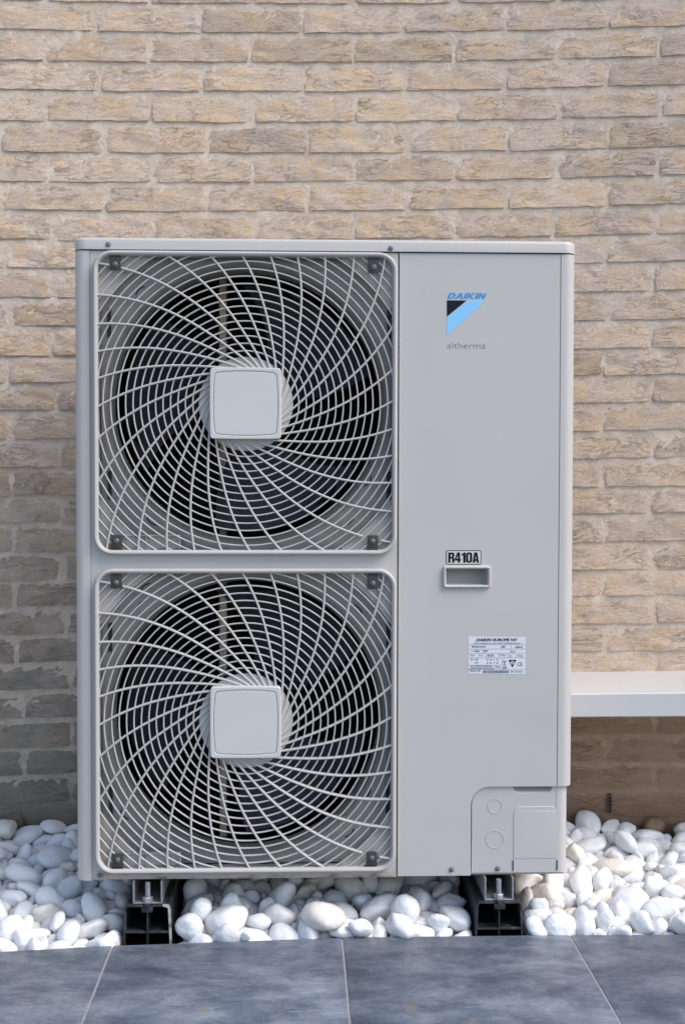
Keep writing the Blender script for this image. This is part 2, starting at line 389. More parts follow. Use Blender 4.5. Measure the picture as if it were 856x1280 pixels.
def brick_mesh(seed, nx=22, nz=7):
    """a brick with a folded, hand-struck face; origin at the middle of its face, face towards -Y"""
    r = random.Random(seed); npr = np.random.RandomState(seed)
    bm = bmesh.new()
    F = [(r.uniform(15, 60), r.uniform(60, 190), r.uniform(0, 6), r.uniform(.2, 1)) for _ in range(9)]
    eb = [r.uniform(-1, 1) for _ in range(nx + 1)]; eb = [(eb[max(i - 1, 0)] + 2 * eb[i] + eb[min(i + 1, nx)]) / 4 for i in range(nx + 1)]
    et = [r.uniform(-1, 1) for _ in range(nx + 1)]; et = [(et[max(i - 1, 0)] + 2 * et[i] + et[min(i + 1, nx)]) / 4 for i in range(nx + 1)]
    lo = [r.uniform(-1, 1) for _ in range(6)]
    tilt = r.uniform(-.0012, .0012); G = []
    for j in range(nz + 1):
        v = j / nz; row = []
        for i in range(nx + 1):
            u = i / nx
            x = (u - .5) * BL; z = (v - .5) * BH
            k = u * 5; li = min(int(k), 4); lf = lo[li] + (lo[li + 1] - lo[li]) * (k - li)
            z += (1 - v) * (eb[i] * .0016 + lf * .0008) + v * et[i] * .0015
            if i in (0, nx): x += r.uniform(-.0025, .0025)
            d = sum(a4 * math.sin(a1 * x + a2 * z + a3) for a1, a2, a3, a4 in F) / 5
            prot = .0013 + .0028 * (1 - v) ** 1.3 + .0016 * d + tilt * (u - .5) * 2 + .0006 * npr.normal()
            e = min(u, 1 - u) * BL
            if e < .004: prot -= .0012
            if v == 1: prot -= .0012
            if v == 0: prot -= .0004
            row.append(bm.verts.new((x, -prot, z)))
        G.append(row)
    for j in range(nz):
        for i in range(nx): bm.faces.new((G[j][i], G[j][i + 1], G[j + 1][i + 1], G[j + 1][i]))
    rim = [G[0][i] for i in range(nx + 1)] + [G[j][nx] for j in range(1, nz + 1)] + [G[nz][i] for i in range(nx - 1, -1, -1)] + [G[j][0] for j in range(nz - 1, 0, -1)]
    mid = [bm.verts.new((v.co.x * .997, .004, v.co.z * .985)) for v in rim]
    bk = [bm.verts.new((v.co.x * .99, .085, v.co.z * .96)) for v in rim]
    n = len(rim)
    for i in range(n):
        j = (i + 1) % n
        bm.faces.new((rim[i], mid[i], mid[j], rim[j])); bm.faces.new((mid[i], bk[i], bk[j], mid[j]))
    bm.faces.new(bk)
    bmesh.ops.recalc_face_normals(bm, faces=bm.faces)
    me = bpy.data.meshes.new('brick'); bm.to_mesh(me); bm.free()
    for p in me.polygons: p.use_smooth = True
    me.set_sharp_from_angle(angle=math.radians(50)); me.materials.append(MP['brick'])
    return me
BV = [brick_mesh(900 + i) for i in range(40)]
far = []; nbr = 0; last = -1
for ci, (z0, xj, pt) in enumerate(COURSES):
    zc_ = COURSES[ci - 1][0] - z0 if ci else .0633
    k0 = math.floor((-2.6 - xj) / pt)
    for k in range(k0, k0 + int(5.2 / pt) + 2):
        xc = xj + (k + .5) * pt + rnd.uniform(-.0012, .0012)
        zc = z0 + SL * xc + .0250 + rnd.uniform(-.0008, .0008)
        vi = rnd.randrange(40)
        if vi == last: vi = (vi + 7) % 40
        last = vi
        sx = (pt - .0092 + rnd.uniform(-.0025, .0015)) / BL; sz = min(1.06, zc_ / .0615) * rnd.uniform(.965, 1.02); fl = rnd.random() < .5
        mt = Matrix.Translation((xc, wall_y(xc), zc)) @ Matrix.Rotation(wall_rot(xc), 4, 'Z') @ Matrix.Rotation(-SL + rnd.uniform(-.004, .004), 4, 'Y') @ Matrix.Diagonal((sx, 1, sz, 1))
        if 9 <= ci <= 38 and -.86 < xc < .90:
            o = link('brick', BV[vi]); o.parent = wall; o.matrix_parent_inverse = Matrix.Translation((0, -.48, 0)); o.matrix_basis = mt; nbr += 1
        else: far.append((vi, mt))
def joined(name, items, meshes, m, parent=None):
    """many copies joined into one mesh with numpy"""
    V, F, off = [], [], 0
    cache = {}
    for k, mt in items:
        if k not in cache:
            me = meshes[k]; v = np.empty(len(me.vertices) * 3); me.vertices.foreach_get('co', v)
            cache[k] = (v.reshape(-1, 3), [tuple(p.vertices) for p in me.polygons])
        v, f = cache[k]; M = np.array(mt)
        V.append(v @ M[:3, :3].T + M[:3, 3]); F.extend([tuple(i + off for i in t) for t in f]); off += len(v)
    me = bpy.data.meshes.new(name); me.from_pydata(np.vstack(V).tolist(), [], F)
    me.polygons.foreach_set('use_smooth', [True] * len(me.polygons)); me.set_sharp_from_angle(angle=math.radians(50))
    me.materials.append(m); o = bpy.data.objects.new(name, me); C.objects.link(o)
    if parent: o.parent = parent; o.matrix_parent_inverse = parent.matrix_world.inverted() if 0 else Matrix.Translation(-parent.location)
    return o
lowv = [brick_mesh(900 + i, 8, 3) for i in range(8)]
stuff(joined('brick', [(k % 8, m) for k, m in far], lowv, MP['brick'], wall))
npm = np.random.RandomState(3)                              # mortar: one wavy skin, raised and smeared unevenly between the bricks
def field(xs, zs, cell, amp):
    gx, gz = (xs - xs[0]) / cell, (zs - zs[0]) / cell; G = npm.normal(size=(int(gz[-1]) + 3, int(gx[-1]) + 3))
    ix, iz = gx.astype(int), gz.astype(int); fx, fz = gx - ix, gz - iz; fx = fx * fx * (3 - 2 * fx); fz = fz * fz * (3 - 2 * fz)
    A = G[np.ix_(iz, ix)]; B = G[np.ix_(iz, ix + 1)]; C_ = G[np.ix_(iz + 1, ix)]; D_ = G[np.ix_(iz + 1, ix + 1)]
    return amp * ((A * (1 - fx) + B * fx) * (1 - fz)[:, None] + (C_ * (1 - fx) + D_ * fx) * fz[:, None])
xs = np.concatenate([np.linspace(-2.6, -.95, 20), np.arange(-.94, 1.0, .0075), np.linspace(1.0, 2.6, 20)]); zs = np.concatenate([np.arange(-.15, 1.95, .0075), np.linspace(1.96, 2.47, 10)])
Yf = np.array([wall_y(x) - .48 for x in xs])[None, :] - np.abs(field(xs, zs, .045, .0006)) + field(xs, zs, .016, .0004) + field(xs, zs, .0076, .0003)
nx_, nz_ = len(xs), len(zs)
V = [(float(xs[i]), float(Yf[j, i]), float(zs[j])) for j in range(nz_) for i in range(nx_)]
F = [(j * nx_ + i, j * nx_ + i + 1, (j + 1) * nx_ + i + 1, (j + 1) * nx_ + i) for j in range(nz_ - 1) for i in range(nx_ - 1)]
me = bpy.data.meshes.new('mortar'); me.from_pydata(V, [], F); me.polygons.foreach_set('use_smooth', [True] * len(F)); me.materials.append(MP['mortar'])
link('mortar', me, wall)
bm = bmesh.new(); Ls = [[(x, wall_y(x) - .48 + .012, -.15), (x, wall_y(x) - .48 + .012, 2.466), (x, wall_y(x) - .48 + .1, 2.466), (x, wall_y(x) - .48 + .1, -.15)] for x in np.linspace(-2.6, 2.6, 40)]
loft(bm, Ls, True, True)
fin(bm, 'wall_core', MP['mortar'], wall, 60)
bm = bmesh.new()                                            # the open weep vent in a joint near the foot of the wall
vx, vz = .633, .117
yv = wall_y(vx) - .48
box(bm, vx - .0046, vx - .0036, yv - .007, yv + .02, vz - .021, vz + .021); box(bm, vx + .0036, vx + .0046, yv - .007, yv + .02, vz - .021, vz + .021)
box(bm, vx - .0036, vx + .0036, yv - .007, yv + .02, vz + .0195, vz + .021); box(bm, vx - .0036, vx + .0036, yv - .007, yv + .02, vz - .021, vz - .0195)
fin(bm, 'weep_vent', MP['vent'], wall, smooth=False)
bm = bmesh.new(); box(bm, vx - .0036, vx + .0036, yv - .001, yv + .02, vz - .0195, vz + .0195); fin(bm, 'vent_recess', MP['dark'], wall, smooth=False)
for k in range(5):
    bm = bmesh.new(); z = vz - .0155 + k * .0075; box(bm, vx - .0034, vx + .0014, yv - .0068, yv - .0012, z, z + .0022); fin(bm, 'vent_fin', MP['vent'], wall, smooth=False)

# ------------------------------------------------------------------ the white ledge right of the unit
bm = bmesh.new(); X = [.4985 + (2.4 - .4985) * i / 24 for i in range(25)]; Ls = []
for x in X:
    t = (x - .5); yb = wall_y(x) + .004; yf = yb - (wall_y(.5) - .232); zt = .395 + .0225 * t; zb = .3475 + .0185 * t
    zk = zt + .0085
    Ls.append([(x, yf + .002, zb), (x, yf, zb + .002), (x, yf, zt - .002), (x, yf + .002, zt), (x, yb, zk), (x, yb, zb)])
loft(bm, Ls, True, True)
led = fin(bm, 'wall_ledge', MP['ledge'], ang=40)
thing(led, 'long white coated ledge on the brick wall right of the heat pump', 'ledge')
# ------------------------------------------------------------------ the heat pump
hp = empty('heat_pump', (0, 0, .1), 'ivory outdoor heat pump with two stacked fan grilles standing on black beams', 'heat pump')
def part(bm, name, m, parent=hp, ang=35, smooth=True):
    o = fin(bm, name, m, parent, ang, smooth)
    if parent is hp: o.matrix_parent_inverse = Matrix.Translation((0, 0, -.1))
    return o
ZB, ZT = .1040, 1.2375
# lid
bm = bmesh.new()
lp = lambda hw, y0, y1, r: rrect(.0012, (y0 + y1) / 2, hw, (y1 - y0) / 2, r, 8)
Ls = []
for d, z in ((.0, 1.2395), (0, 1.2545), (.0012, 1.2585), (.0045, 1.2605), (.02, 1.2612)):
    Ls.append([(x, y, z) for x, y in lp(.4530 - d, -.0035 + d, .326 - d, .024 - min(d, .012))])
loft(bm, Ls, True, True); part(bm, 'lid', MP['casing'], ang=50)
bm = bmesh.new(); prism(bm, lp(.4485, .002, .32, .018), 1.2396, 1.2300, axis='z'); part(bm, 'lid_seal', MP['dark'])
# left front corner with its rounded edge, wrapping back
def corner(x_in, x_out, y_f, rad, yb, th, sg):
    pts = [(sg * x_in, y_f)] + [(sg * (x_out - rad + rad * math.sin(a)), y_f + rad - rad * math.cos(a)) for a in [PI / 2 * k / 8 for k in range(9)]] + [(sg * x_out, yb)]
    inner = [(sg * (x_out - th), yb)] + [(sg * (x_out - rad + (rad - th) * math.sin(a)), y_f + rad - (rad - th) * math.cos(a)) for a in [PI / 2 * k / 8 for k in range(8, -1, -1)]] + [(sg * x_in, y_f + th)]
    return pts + inner
bm = bmesh.new(); prism(bm, corner(.4232, .4510, -.0012, .019, .32, .002, -1), ZT, .0990, ch=.0004, axis='z'); part(bm, 'left_corner_panel', MP['casing'], ang=25)
bm = bmesh.new(); prism(bm, corner(.4262, .4536, -.0006, .020, .32, .002, 1), ZT, .2660, ch=.0005, axis='z'); part(bm, 'right_corner_panel', MP['casing'], ang=25)
bm = bmesh.new(); prism(bm, corner(.4250, .4468, .0035, .017, .31, .002, 1), .2672, .1052, axis='z'); part(bm, 'lower_corner_panel', MP['casing'], ang=25)
# front fan panel with two openings
GC = [(-.1436, .9644), (-.1436, .3905)]; HS = .2723; SZ = [1.0, 1.018]
bm = bmesh.new()
prism(bm, [(-.4226, ZB - .004), (.1304, ZB - .004), (.1304, ZT), (-.4226, ZT)], .0010, .014, holes=[rrect(x, z, HS - .009, (HS - .009) * k, .028) for (x, z), k in zip(GC, SZ)], ch=.0006)
part(bm, 'fan_panel', MP['pan'])
bm = bmesh.new(); box(bm, .1303, .1326, .004, .012, ZB, ZT)
part(bm, 'panel_joint', MP['dark'], smooth=False)
for a_, b_, z_ in ((-.4245, -.4215, ZB), (.4240, .4275, .267)):
    bm = bmesh.new(); box(bm, a_, b_, .0016, .009, z_, ZT); part(bm, 'panel_fold', MP['casing'], smooth=False)
# service panel on the right, with its rounded notch and the handle opening
arc = [(.3015 - .0345 * math.cos(a), .2310 + .0345 * math.sin(a)) for a in [PI / 2 * k / 10 for k in range(11)]]
out = [(.1325, .1015), (.2670, .1015)] + arc + [(.4250, .2655), (.4250, ZT), (.1325, ZT)]
bm = bmesh.new(); prism(bm, out, 0, .010, holes=[rrect(.2571, .6513, .0385, .0150, .003, 3)], ch=.0007); sp = part(bm, 'service_panel', MP['casing'])
# lower cover with knockouts, finger scoop and flap
arc2 = [(.3015 - .0325 * math.cos(a), .2310 + .0345 * math.sin(a)) for a in [PI / 2 * k / 10 for k in range(11)]]
co = [(.2690, .1052)] + arc2 + [(.3440, .2655), (.3475, .2560), (.3540, .2525), (.4080, .2525), (.4150, .2560), (.4185, .2655), (.4268, .2655), (.4268, .1052)]
bm = bmesh.new(); prism(bm, list(reversed(co)), .0042, .010, ch=.0005); cv = part(bm, 'pipe_cover', MP['casing'])
bm = bmesh.new(); loft(bm, [[(.3440 + .0035 * t, .0046 + .0125 * t, .2655), (.3475, .0046 + .0125 * t, .2560 + .0065 * t), (.3540, .0046 + .0125 * t, .2525 + .0085 * t), (.4080, .0046 + .0125 * t, .2525 + .0085 * t), (.4150, .0046 + .0125 * t, .2560 + .0065 * t), (.4185 - .0035 * t, .0046 + .0125 * t, .2655)] for t in (0, .2, .5, .8, 1)], False)
box(bm, .343, .420, .0175, .019, .250, .268)
part(bm, 'finger_scoop', MP['casing'], cv, 60)
for r_, z_ in ((.0136, .2290), (.0166, .1678)):
    bm = bmesh.new(); prism(bm, circ(.3120, z_, r_, 40), .0034, .006, holes=[circ(.3120, z_, r_ - .0011, 40)], ch=.0003); part(bm, 'knockout', MP['casing'], cv)
bm = bmesh.new(); prism(bm, [(.3465, .1310), (.4368 - .011, .1310), (.4368 - .011, .2170)] + circ(.4148, .2170, .0110, 8, 0, 90) + circ(.3575, .2170, .0110, 8, 90, 180), .0032, .006, ch=.0007)
part(bm, 'flap', MP['casing'], cv)
bm = bmesh.new(); prism(bm, [(.3465, .1054), (.4258, .1054), (.4258, .1292), (.3465, .1292)], .0036, .006, ch=.0004); part(bm, 'flap', MP['casing'], cv)
bm = bmesh.new(); box(bm, .3449, .3465, .0030, .006, .1095, .1280); box(bm, .4262, .4280, .0024, .006, .1095, .1280); box(bm, .2672, .2688, .0030, .006, .165, .222); part(bm, 'slot', MP['dark'], cv, smooth=False)
# casing back, inner box, base pan
bm = bmesh.new(); box(bm, -.4485, .4510, .314, .3185, .105, 1.238); part(bm, 'back_panel', MP['casing'], smooth=False)
bm = bmesh.new(); box(bm, -.4400, .4400, .008, .312, .1010, .1085, .001); part(bm, 'base_pan', MP['pan'])
bm = bmesh.new()
for b in ((-.4225, -.4205, .060, .30, .12, 1.232), (.128, .130, .060, .30, .12, 1.232), (-.4205, .128, .298, .300, .12, 1.232), (-.4205, .128, .060, .298, .118, .120), (-.4205, .128, .060, .298, 1.228, 1.230), (-.4205, .128, .10, .298, .674, .684), (.132, .444, .045, .047, .120, 1.236)): box(bm, *b)
part(bm, 'inner_box', MP['dark'], smooth=False)
bm = bmesh.new()
for k in range(180): box(bm, -.42 + k * .00303, -.4194 + k * .00303, .285, .297, .125, 1.225)
coil = part(bm, 'coil_fins', MP['dark'], smooth=False); coil['kind'] = 'stuff'

# fan surround: corner plates, recessed ring, bell mouth
RO = .2460
def surround(cx, cz):
    bm = bmesh.new()
    prism(bm, rrect(cx, cz, HS - .0085, HS - .0085, .029, 8), .0225, .0245, holes=[circ(cx, cz, .2632, 72)], ch=.0003)
    pr = [(.2634, .0230), (.2605, .0240), (.2555, .0280), (.2515, .035), (.2480, .045), (RO, .058), (RO - .0005, .085), (RO + .003, .098), (RO + .010, .105)]
    lathe(bm, pr, cx, cz, 96)
    s_ = part(bm, 'fan_surround', MP['orifice'], ang=40)
    for sx in (-1, 1):
        for sz in (-1, 1):                     # pale flat corners, standing proud of the ring
            pl = [(cx + sx * x, cz + sz * z) for x, z in circ(0, 0, .312, 9, 33.5, 56.5)] + [(cx + sx * .1725, cz + sz * .2685), (cx + sx * .252, cz + sz * .2685), (cx + sx * .2645, cz + sz * .2645), (cx + sx * .2685, cz + sz * .252), (cx + sx * .2685, cz + sz * .1725)]
            bm = bmesh.new(); prism(bm, pl, .0035, .0230, ch=.001); fin(bm, 'corner_plate', MP['corner'], s_, 40)
    return s_
def slots(cx, cz, parent):
    for sx, x_ in ((-1, -.2475), (1, .2590)):
        for sz in (-1, 1):
            bm = bmesh.new(); box(bm, cx + x_ - .0034, cx + x_ + .0034, .0212, .020, cz + sz * .147 - .026, cz + sz * .147 + .026); o = fin(bm, 'slot', MP['dark'], parent, smooth=False)
    for a0, rr_ in ((133, .281), (128, .300), (44, .283), (218, .283), (231, .274), (-48, .283), (-32, .262)):
        bm = bmesh.new(); p = []
        for k in range(7):
            a = math.radians(a0 - 2.2 + 4.4 * k / 6); p.append((cx + (rr_ + .003 * math.sin(k / 6 * PI)) * math.cos(a), cz + (rr_ + .003 * math.sin(k / 6 * PI)) * math.sin(a)))
        ribbon(bm, p, [(-.0012, .0214), (.0012, .0214), (.0012, .026), (-.0012, .026)]); fin(bm, 'slot', MP['dark'], parent, smooth=False)
    bm = bmesh.new()
    box(bm, cx - .221, cx - .118, -.003, .010, cz - .2385, cz - .2362); box(bm, cx - .1203, cx - .118, -.003, .010, cz - .262, cz - .2385); box(bm, cx - .180, cx - .178, -.002, .010, cz - .262, cz - .2385); box(bm, cx - .221, cx - .1203, .007, .010, cz - .262, cz - .2385)
    fin(bm, 'corner_rib', MP['plastic'], parent, smooth=False)

# fan, bracket
def fan(cx, cz, rot):
    bm = bmesh.new(); lathe(bm, [(.001, .105), (.050, .106), (.066, .110), (.072, .120), (.074, .165), (.001, .166)], cx, cz, 40)
    f = part(bm, 'fan', MP['blade'])
    for a0 in (38, -82, 158):
        bm = bmesh.new(); top, bot = [], []
        for i in range(9):
            r = .070 + (.236 - .070) * i / 8; A, B = [], []
            span = 60 + 18 * (i / 8)
            for j in range(9):
                t = j / 8; a = math.radians(a0 + rot + (t - .5) * span + 16 * (i / 8) ** 1.5)
                y = .118 + .050 * t + .012 * math.sin(PI * t) - .006 * (i / 8)
                A.append((cx + r * math.cos(a), y, cz + r * math.sin(a))); B.append((cx + r * math.cos(a), y + .0028, cz + r * math.sin(a)))
            top.append(A); bot.append(B)
        loft(bm, [A + list(reversed(B)) for A, B in zip(top, bot)], True, True)
        fin(bm, 'blade', MP['blade'], f, 40)
    return f
sur, fans = [], []
for i, (cx, cz) in enumerate(GC):
    s_ = surround(cx, cz); slots(cx, cz, s_); fan(cx, cz, 0 if i == 0 else 14)
    for o in [s_] + [c for c in C.objects if c.parent is s_]:
        for v in o.data.vertices: v.co.z = cz + (v.co.z - cz) * SZ[i]
    bm = bmesh.new(); 
    x = cx - .0515
    prism(bm, [(x - .0075, cz - .262), (x + .0075, cz - .262), (x + .0075, cz + .262), (x - .0075, cz + .262)], .172, .175, ch=.0004)
    box(bm, x - .0075, x - .0060, .172, .190, cz - .262, cz + .262); box(bm, x + .0060, x + .0075, .172, .190, cz - .262, cz + .262)
    part(bm, 'motor_bracket', MP['bracket'], smooth=False)

# grille ----------------------------------------------------------------------------------
def th(r):                                                   # the spiral of the spokes: degrees against radius
    if r < .0631: return 50.3 - (.0631 - r) * 1500
    return 86.456 + .46034 / r - .19981 / r ** 2 + 107.80 * r
HI, RC = HS - .0075, .030
def inside(x, z):
    x, z = abs(x), abs(z)
    if x > HI or z > HI: return False
    if x > HI - RC and z > HI - RC: return math.hypot(x - HI + RC, z - HI + RC) < RC
    return True
CLIPS = [(-.2325, .2510), (.2290, .2495), (.2285, -.2505), (-.2315, -.2500)]
def in_clip(x, z): return any(abs(x - a) < .0100 and abs(z - b) < .0140 for a, b in CLIPS)
def oct_sec(wd, y0, y1):
    c = wd * .3; h = wd / 2; d = min(c, (y1 - y0) * .4)
    return [(-h, y1), (-h, y0 + d), (-h + c, y0), (h - c, y0), (h, y0 + d), (h, y1)]
def ring_mesh(R):
    runs, cur, out = [], [], []
    n = 240; ok = [(inside(R * math.cos(2 * PI * k / n), R * math.sin(2 * PI * k / n)) and not in_clip(R * math.cos(2 * PI * k / n), R * math.sin(2 * PI * k / n))) for k in range(n)]
    P = [(R * math.cos(2 * PI * k / n), R * math.sin(2 * PI * k / n)) for k in range(n)]
    sec = oct_sec(.0024, -.0082, -.0038)
    if all(ok): runs.append(None)
    else:
        st = ok.index(False)
        for k in range(n + 1):
            i = (st + k) % n
            if ok[i]: cur.append(i)
            elif cur:
                if len(cur) > 1: runs.append(cur)
                cur = []
    for c in runs:
        bm = bmesh.new()
        if c is None: ribbon(bm, P, sec, True)
        else: ribbon(bm, [P[i] for i in [(c[0] - 1) % n] + c + [(c[-1] + 1) % n]], sec)      # runs a little into the frame
        bmesh.ops.recalc_face_normals(bm, faces=bm.faces); me = bpy.data.meshes.new('ring'); bm.to_mesh(me); bm.free()
        for p in me.polygons: p.use_smooth = True
        me.set_sharp_from_angle(angle=math.radians(40)); me.materials.append(MP['plastic']); out.append(me)
    return out
def spoke_mesh(k):
    bm = bmesh.new(); pts = []; r = .0575
    while r < .40:
        a = math.radians(th(r) - 11.25 * k); x, z = r * math.cos(a), r * math.sin(a)
        if not inside(x, z):
            lo, hi = r - .009, r                       # stop just inside the frame bar
            for _ in range(12):
                m = (lo + hi) / 2; a = math.radians(th(m) - 11.25 * k)
                if inside(m * math.cos(a), m * math.sin(a)): lo = m
                else: hi = m
            a = math.radians(th(hi) - 11.25 * k); pts.append((hi * math.cos(a), hi * math.sin(a))); break
        pts.append((x, z))
        r += .003 if r < .1 else .009
    runs, cur = [], []
    for p in pts:
        if in_clip(*p):
            if len(cur) > 1: runs.append(cur)
            cur = []
        else: cur.append(p)
    if len(cur) > 1: runs.append(cur)
    for c in runs:
        n = len(c); rows = []
        for i in range(n):
            a = Vector(c[max(i - 1, 0)]); b = Vector(c[min(i + 1, n - 1)]); t = (b - a).normalized(); Nn = Vector((-t.y, t.x)); p = Vector(c[i])
            rr_ = p.length; wd = .0037 if rr_ > .09 else .0030 + .0007 * (rr_ - .057) / .033
            y0 = -.0095; y1 = .0005
            rows.append([bm.verts.new((p.x + Nn.x * s, y, p.y + Nn.y * s)) for s, y in oct_sec(wd, y0, y1)])
        for A, B in zip(rows, rows[1:]):
            for q_ in range(6): bm.faces.new((A[q_], A[(q_ + 1) % 6], B[(q_ + 1) % 6], B[q_]))
        bm.faces.new(rows[0]); bm.faces.new(rows[-1])
    bmesh.ops.recalc_face_normals(bm, faces=bm.faces); me = bpy.data.meshes.new('spoke'); bm.to_mesh(me); bm.free()
    for p in me.polygons: p.use_smooth = True
    me.set_sharp_from_angle(angle=math.radians(40)); me.materials.append(MP['plastic']); return me
RINGS = [m for k in range(20) for m in ring_mesh(.0950 + .01335 * k)]
SPOKES = [spoke_mesh(k) for k in range(32)]
# frame
bm = bmesh.new(); prof = [(0, .0008), (0, -.0085), (.0012, -.0125), (.0035, -.0145), (.0060, -.0140), (.0080, -.0115), (.0090, -.008), (.0092, .012)]
loft(bm, [[(x, y, z) for x, z in rrect(0, 0, HS - d, HS - d, .034 - d, 8)] for d, y in prof])
frame_o = fin(bm, 'fan_grille', MP['plastic'], None, 40); FRAME = frame_o.data
bm = bmesh.new()
lathe(bm, [(.0835, .004), (.0850, -.0010), (.0845, -.0035), (.0800, -.0050), (.0600, -.0085), (.0100, -.0090)], 0, 0, 64, True)
HUB = fin(bm, 'hub_disc', MP['plastic'], None, 40)
bm = bmesh.new()
def bulge(hw, b, r=.007, n=6):
    p = []
    for (sx, sz, a0) in ((1, -1, -90), (1, 1, 0), (-1, 1, 90), (-1, -1, 180)):
        for k in range(n + 1):
            a = math.radians(a0 + 90 * k / n); p.append((sx * (hw - r) + r * math.cos(a), sz * (hw - r) + r * math.sin(a)))
        for k in (1, 2, 3, 4, 5):
            t = k / 6
            c = {-90: (1, 0), 0: (0, 1), 90: (-1, 0), 180: (0, -1)}[a0]
            s = (2 * t - 1) * (hw - r); o_ = hw + b * 4 * t * (1 - t)
            if a0 == -90: p.append((o_, s))
            elif a0 == 0: p.append((-s, o_))
            elif a0 == 90: p.append((-o_, -s))
            else: p.append((s, -o_))
    return p
prism(bm, bulge(.0632, .0008, .006), -.0210, -.002, holes=[bulge(.0556, .0024, .0075)], ch=.0012)
prism(bm, bulge(.0558, .0024, .0073), -.0186, -.004)
BADGE = fin(bm, 'hub_badge', MP['badge'], None, 30)
bm = bmesh.new(); prism(bm, bulge(.0545, .0023, .007), -.0208, -.017, ch=.0006); PLATE = fin(bm, 'badge_plate', MP['badge'], None, 30)
bm = bmesh.new()
box(bm, -.0098, .0098, -.0100, -.0060, -.0140, .0100, .0006); box(bm, -.0098, .0098, -.0080, -.0060, .0108, .0140)
CLIP = fin(bm, 'clip', MP['clip'], None, 30)
def screw_bm(bm, r=.0046):
    lathe(bm, [(r * 1.35, 0), (r * 1.3, -.0009), (r, -.0010), (r * .95, -.0026), (r * .7, -.0034), (r * .34, -.0036), (r * .30, -.0022), (r * .02, -.0020)], 0, 0, 20)
bm = bmesh.new(); screw_bm(bm, .0036); SCREW = fin(bm, 'screw', MP['screw'], None, 30)
tmpl = [frame_o, HUB, BADGE, PLATE, CLIP, SCREW]
for i, (cx, cz) in enumerate(GC):
    g = link('fan_grille', FRAME, hp, (cx, 0, cz)); g.scale = (1, 1, SZ[i]); g.matrix_parent_inverse = Matrix.Translation((0, 0, -.1))
    link('hub_disc', HUB.data, g); link('hub_badge', BADGE.data, g); link('badge_plate', PLATE.data, g)
    for me in RINGS: link('ring', me, g)
    for me in SPOKES: link('spoke', me, g)
    for a, b in CLIPS:
        sg = 1 if b > 0 else -1; k_ = link('clip', CLIP.data, g, (a, 0, b))
        if sg < 0: k_.rotation_euler = (0, PI, 0)
        link('screw', SCREW.data, g, (a + .0004, -.0101, b - sg * .0035))
for x, y, z in ((-.3889, -.0036, 1.2478), (.1163, -.0036, 1.2448), (.2318, 0, .1132), (.3174, .0042, .1128), (-.4085, .001, .1085)):
    s_ = link('screw', SCREW.data, hp, (x, y, z)); s_.matrix_parent_inverse = Matrix.Translation((0, 0, -.1))
for o in tmpl: bpy.data.objects.remove(o)

# handle pocket
bm = bmesh.new(); hx, hz = .2571, .6516
loft(bm, [[(x, y, z) for x, z in rrect(hx, hz, .0440 - d, .0205 - d, .0055 - min(d, .003), 4)] for d, y in ((0, .0005), (0, -.0035), (.0012, -.0058), (.0030, -.0066), (.0048, -.0058), (.0060, -.0035), (.0062, .002))])
hf = part(bm, 'handle_frame', MP['plastic'], ang=45)
bm = bmesh.new()
A = rrect(hx, hz, .0380, .0145, .002, 3)
loft(bm, [[(x, .0012, z) for x, z in A], [(hx + (x - hx) * .98, .030 if z > hz else .012, z) for x, z in A], [(hx + (x - hx) * .94, .034 if z > hz else .022, z + (.004 if z < hz else 0)) for x, z in A]], True, False)
bm.faces.new([v for v in bm.verts][-len(A):])
part(bm, 'handle_pocket', MP['plastic'], hf, 50)

# ---- print: letters are meshes cut from the built-in typeface
def letters(s, name, m, parent, x0, x1, z0, z1, y, shear=0, bold=0.0, th_=.0003):
    cu = bpy.data.curves.new('t', 'FONT'); cu.body = s; cu.size = 1; cu.shear = shear; cu.offset = bold; cu.extrude = .01; cu.resolution_u = 3
    to = bpy.data.objects.new('t', cu); C.objects.link(to); dg = bpy.context.evaluated_depsgraph_get(); me = bpy.data.meshes.new_from_object(to.evaluated_get(dg))
    bpy.data.objects.remove(to); me.name = name
    n = len(me.vertices); v = np.empty(n * 3); me.vertices.foreach_get('co', v); v = v.reshape(-1, 3)
    a, b = v.min(0), v.max(0); q = np.empty_like(v)
    q[:, 0] = x0 + (v[:, 0] - a[0]) / (b[0] - a[0]) * (x1 - x0); q[:, 2] = z0 + (v[:, 1] - a[1]) / (b[1] - a[1]) * (z1 - z0); q[:, 1] = y - (v[:, 2] - a[2]) / .02 * th_
    me.vertices.foreach_set('co', q.ravel()); me.update(); me.materials.clear(); me.materials.append(m)
    o = bpy.data.objects.new(name, me); C.objects.link(o); o.parent = parent
    if parent is hp: o.matrix_parent_inverse = Matrix.Translation((0, 0, -.1))
    return o
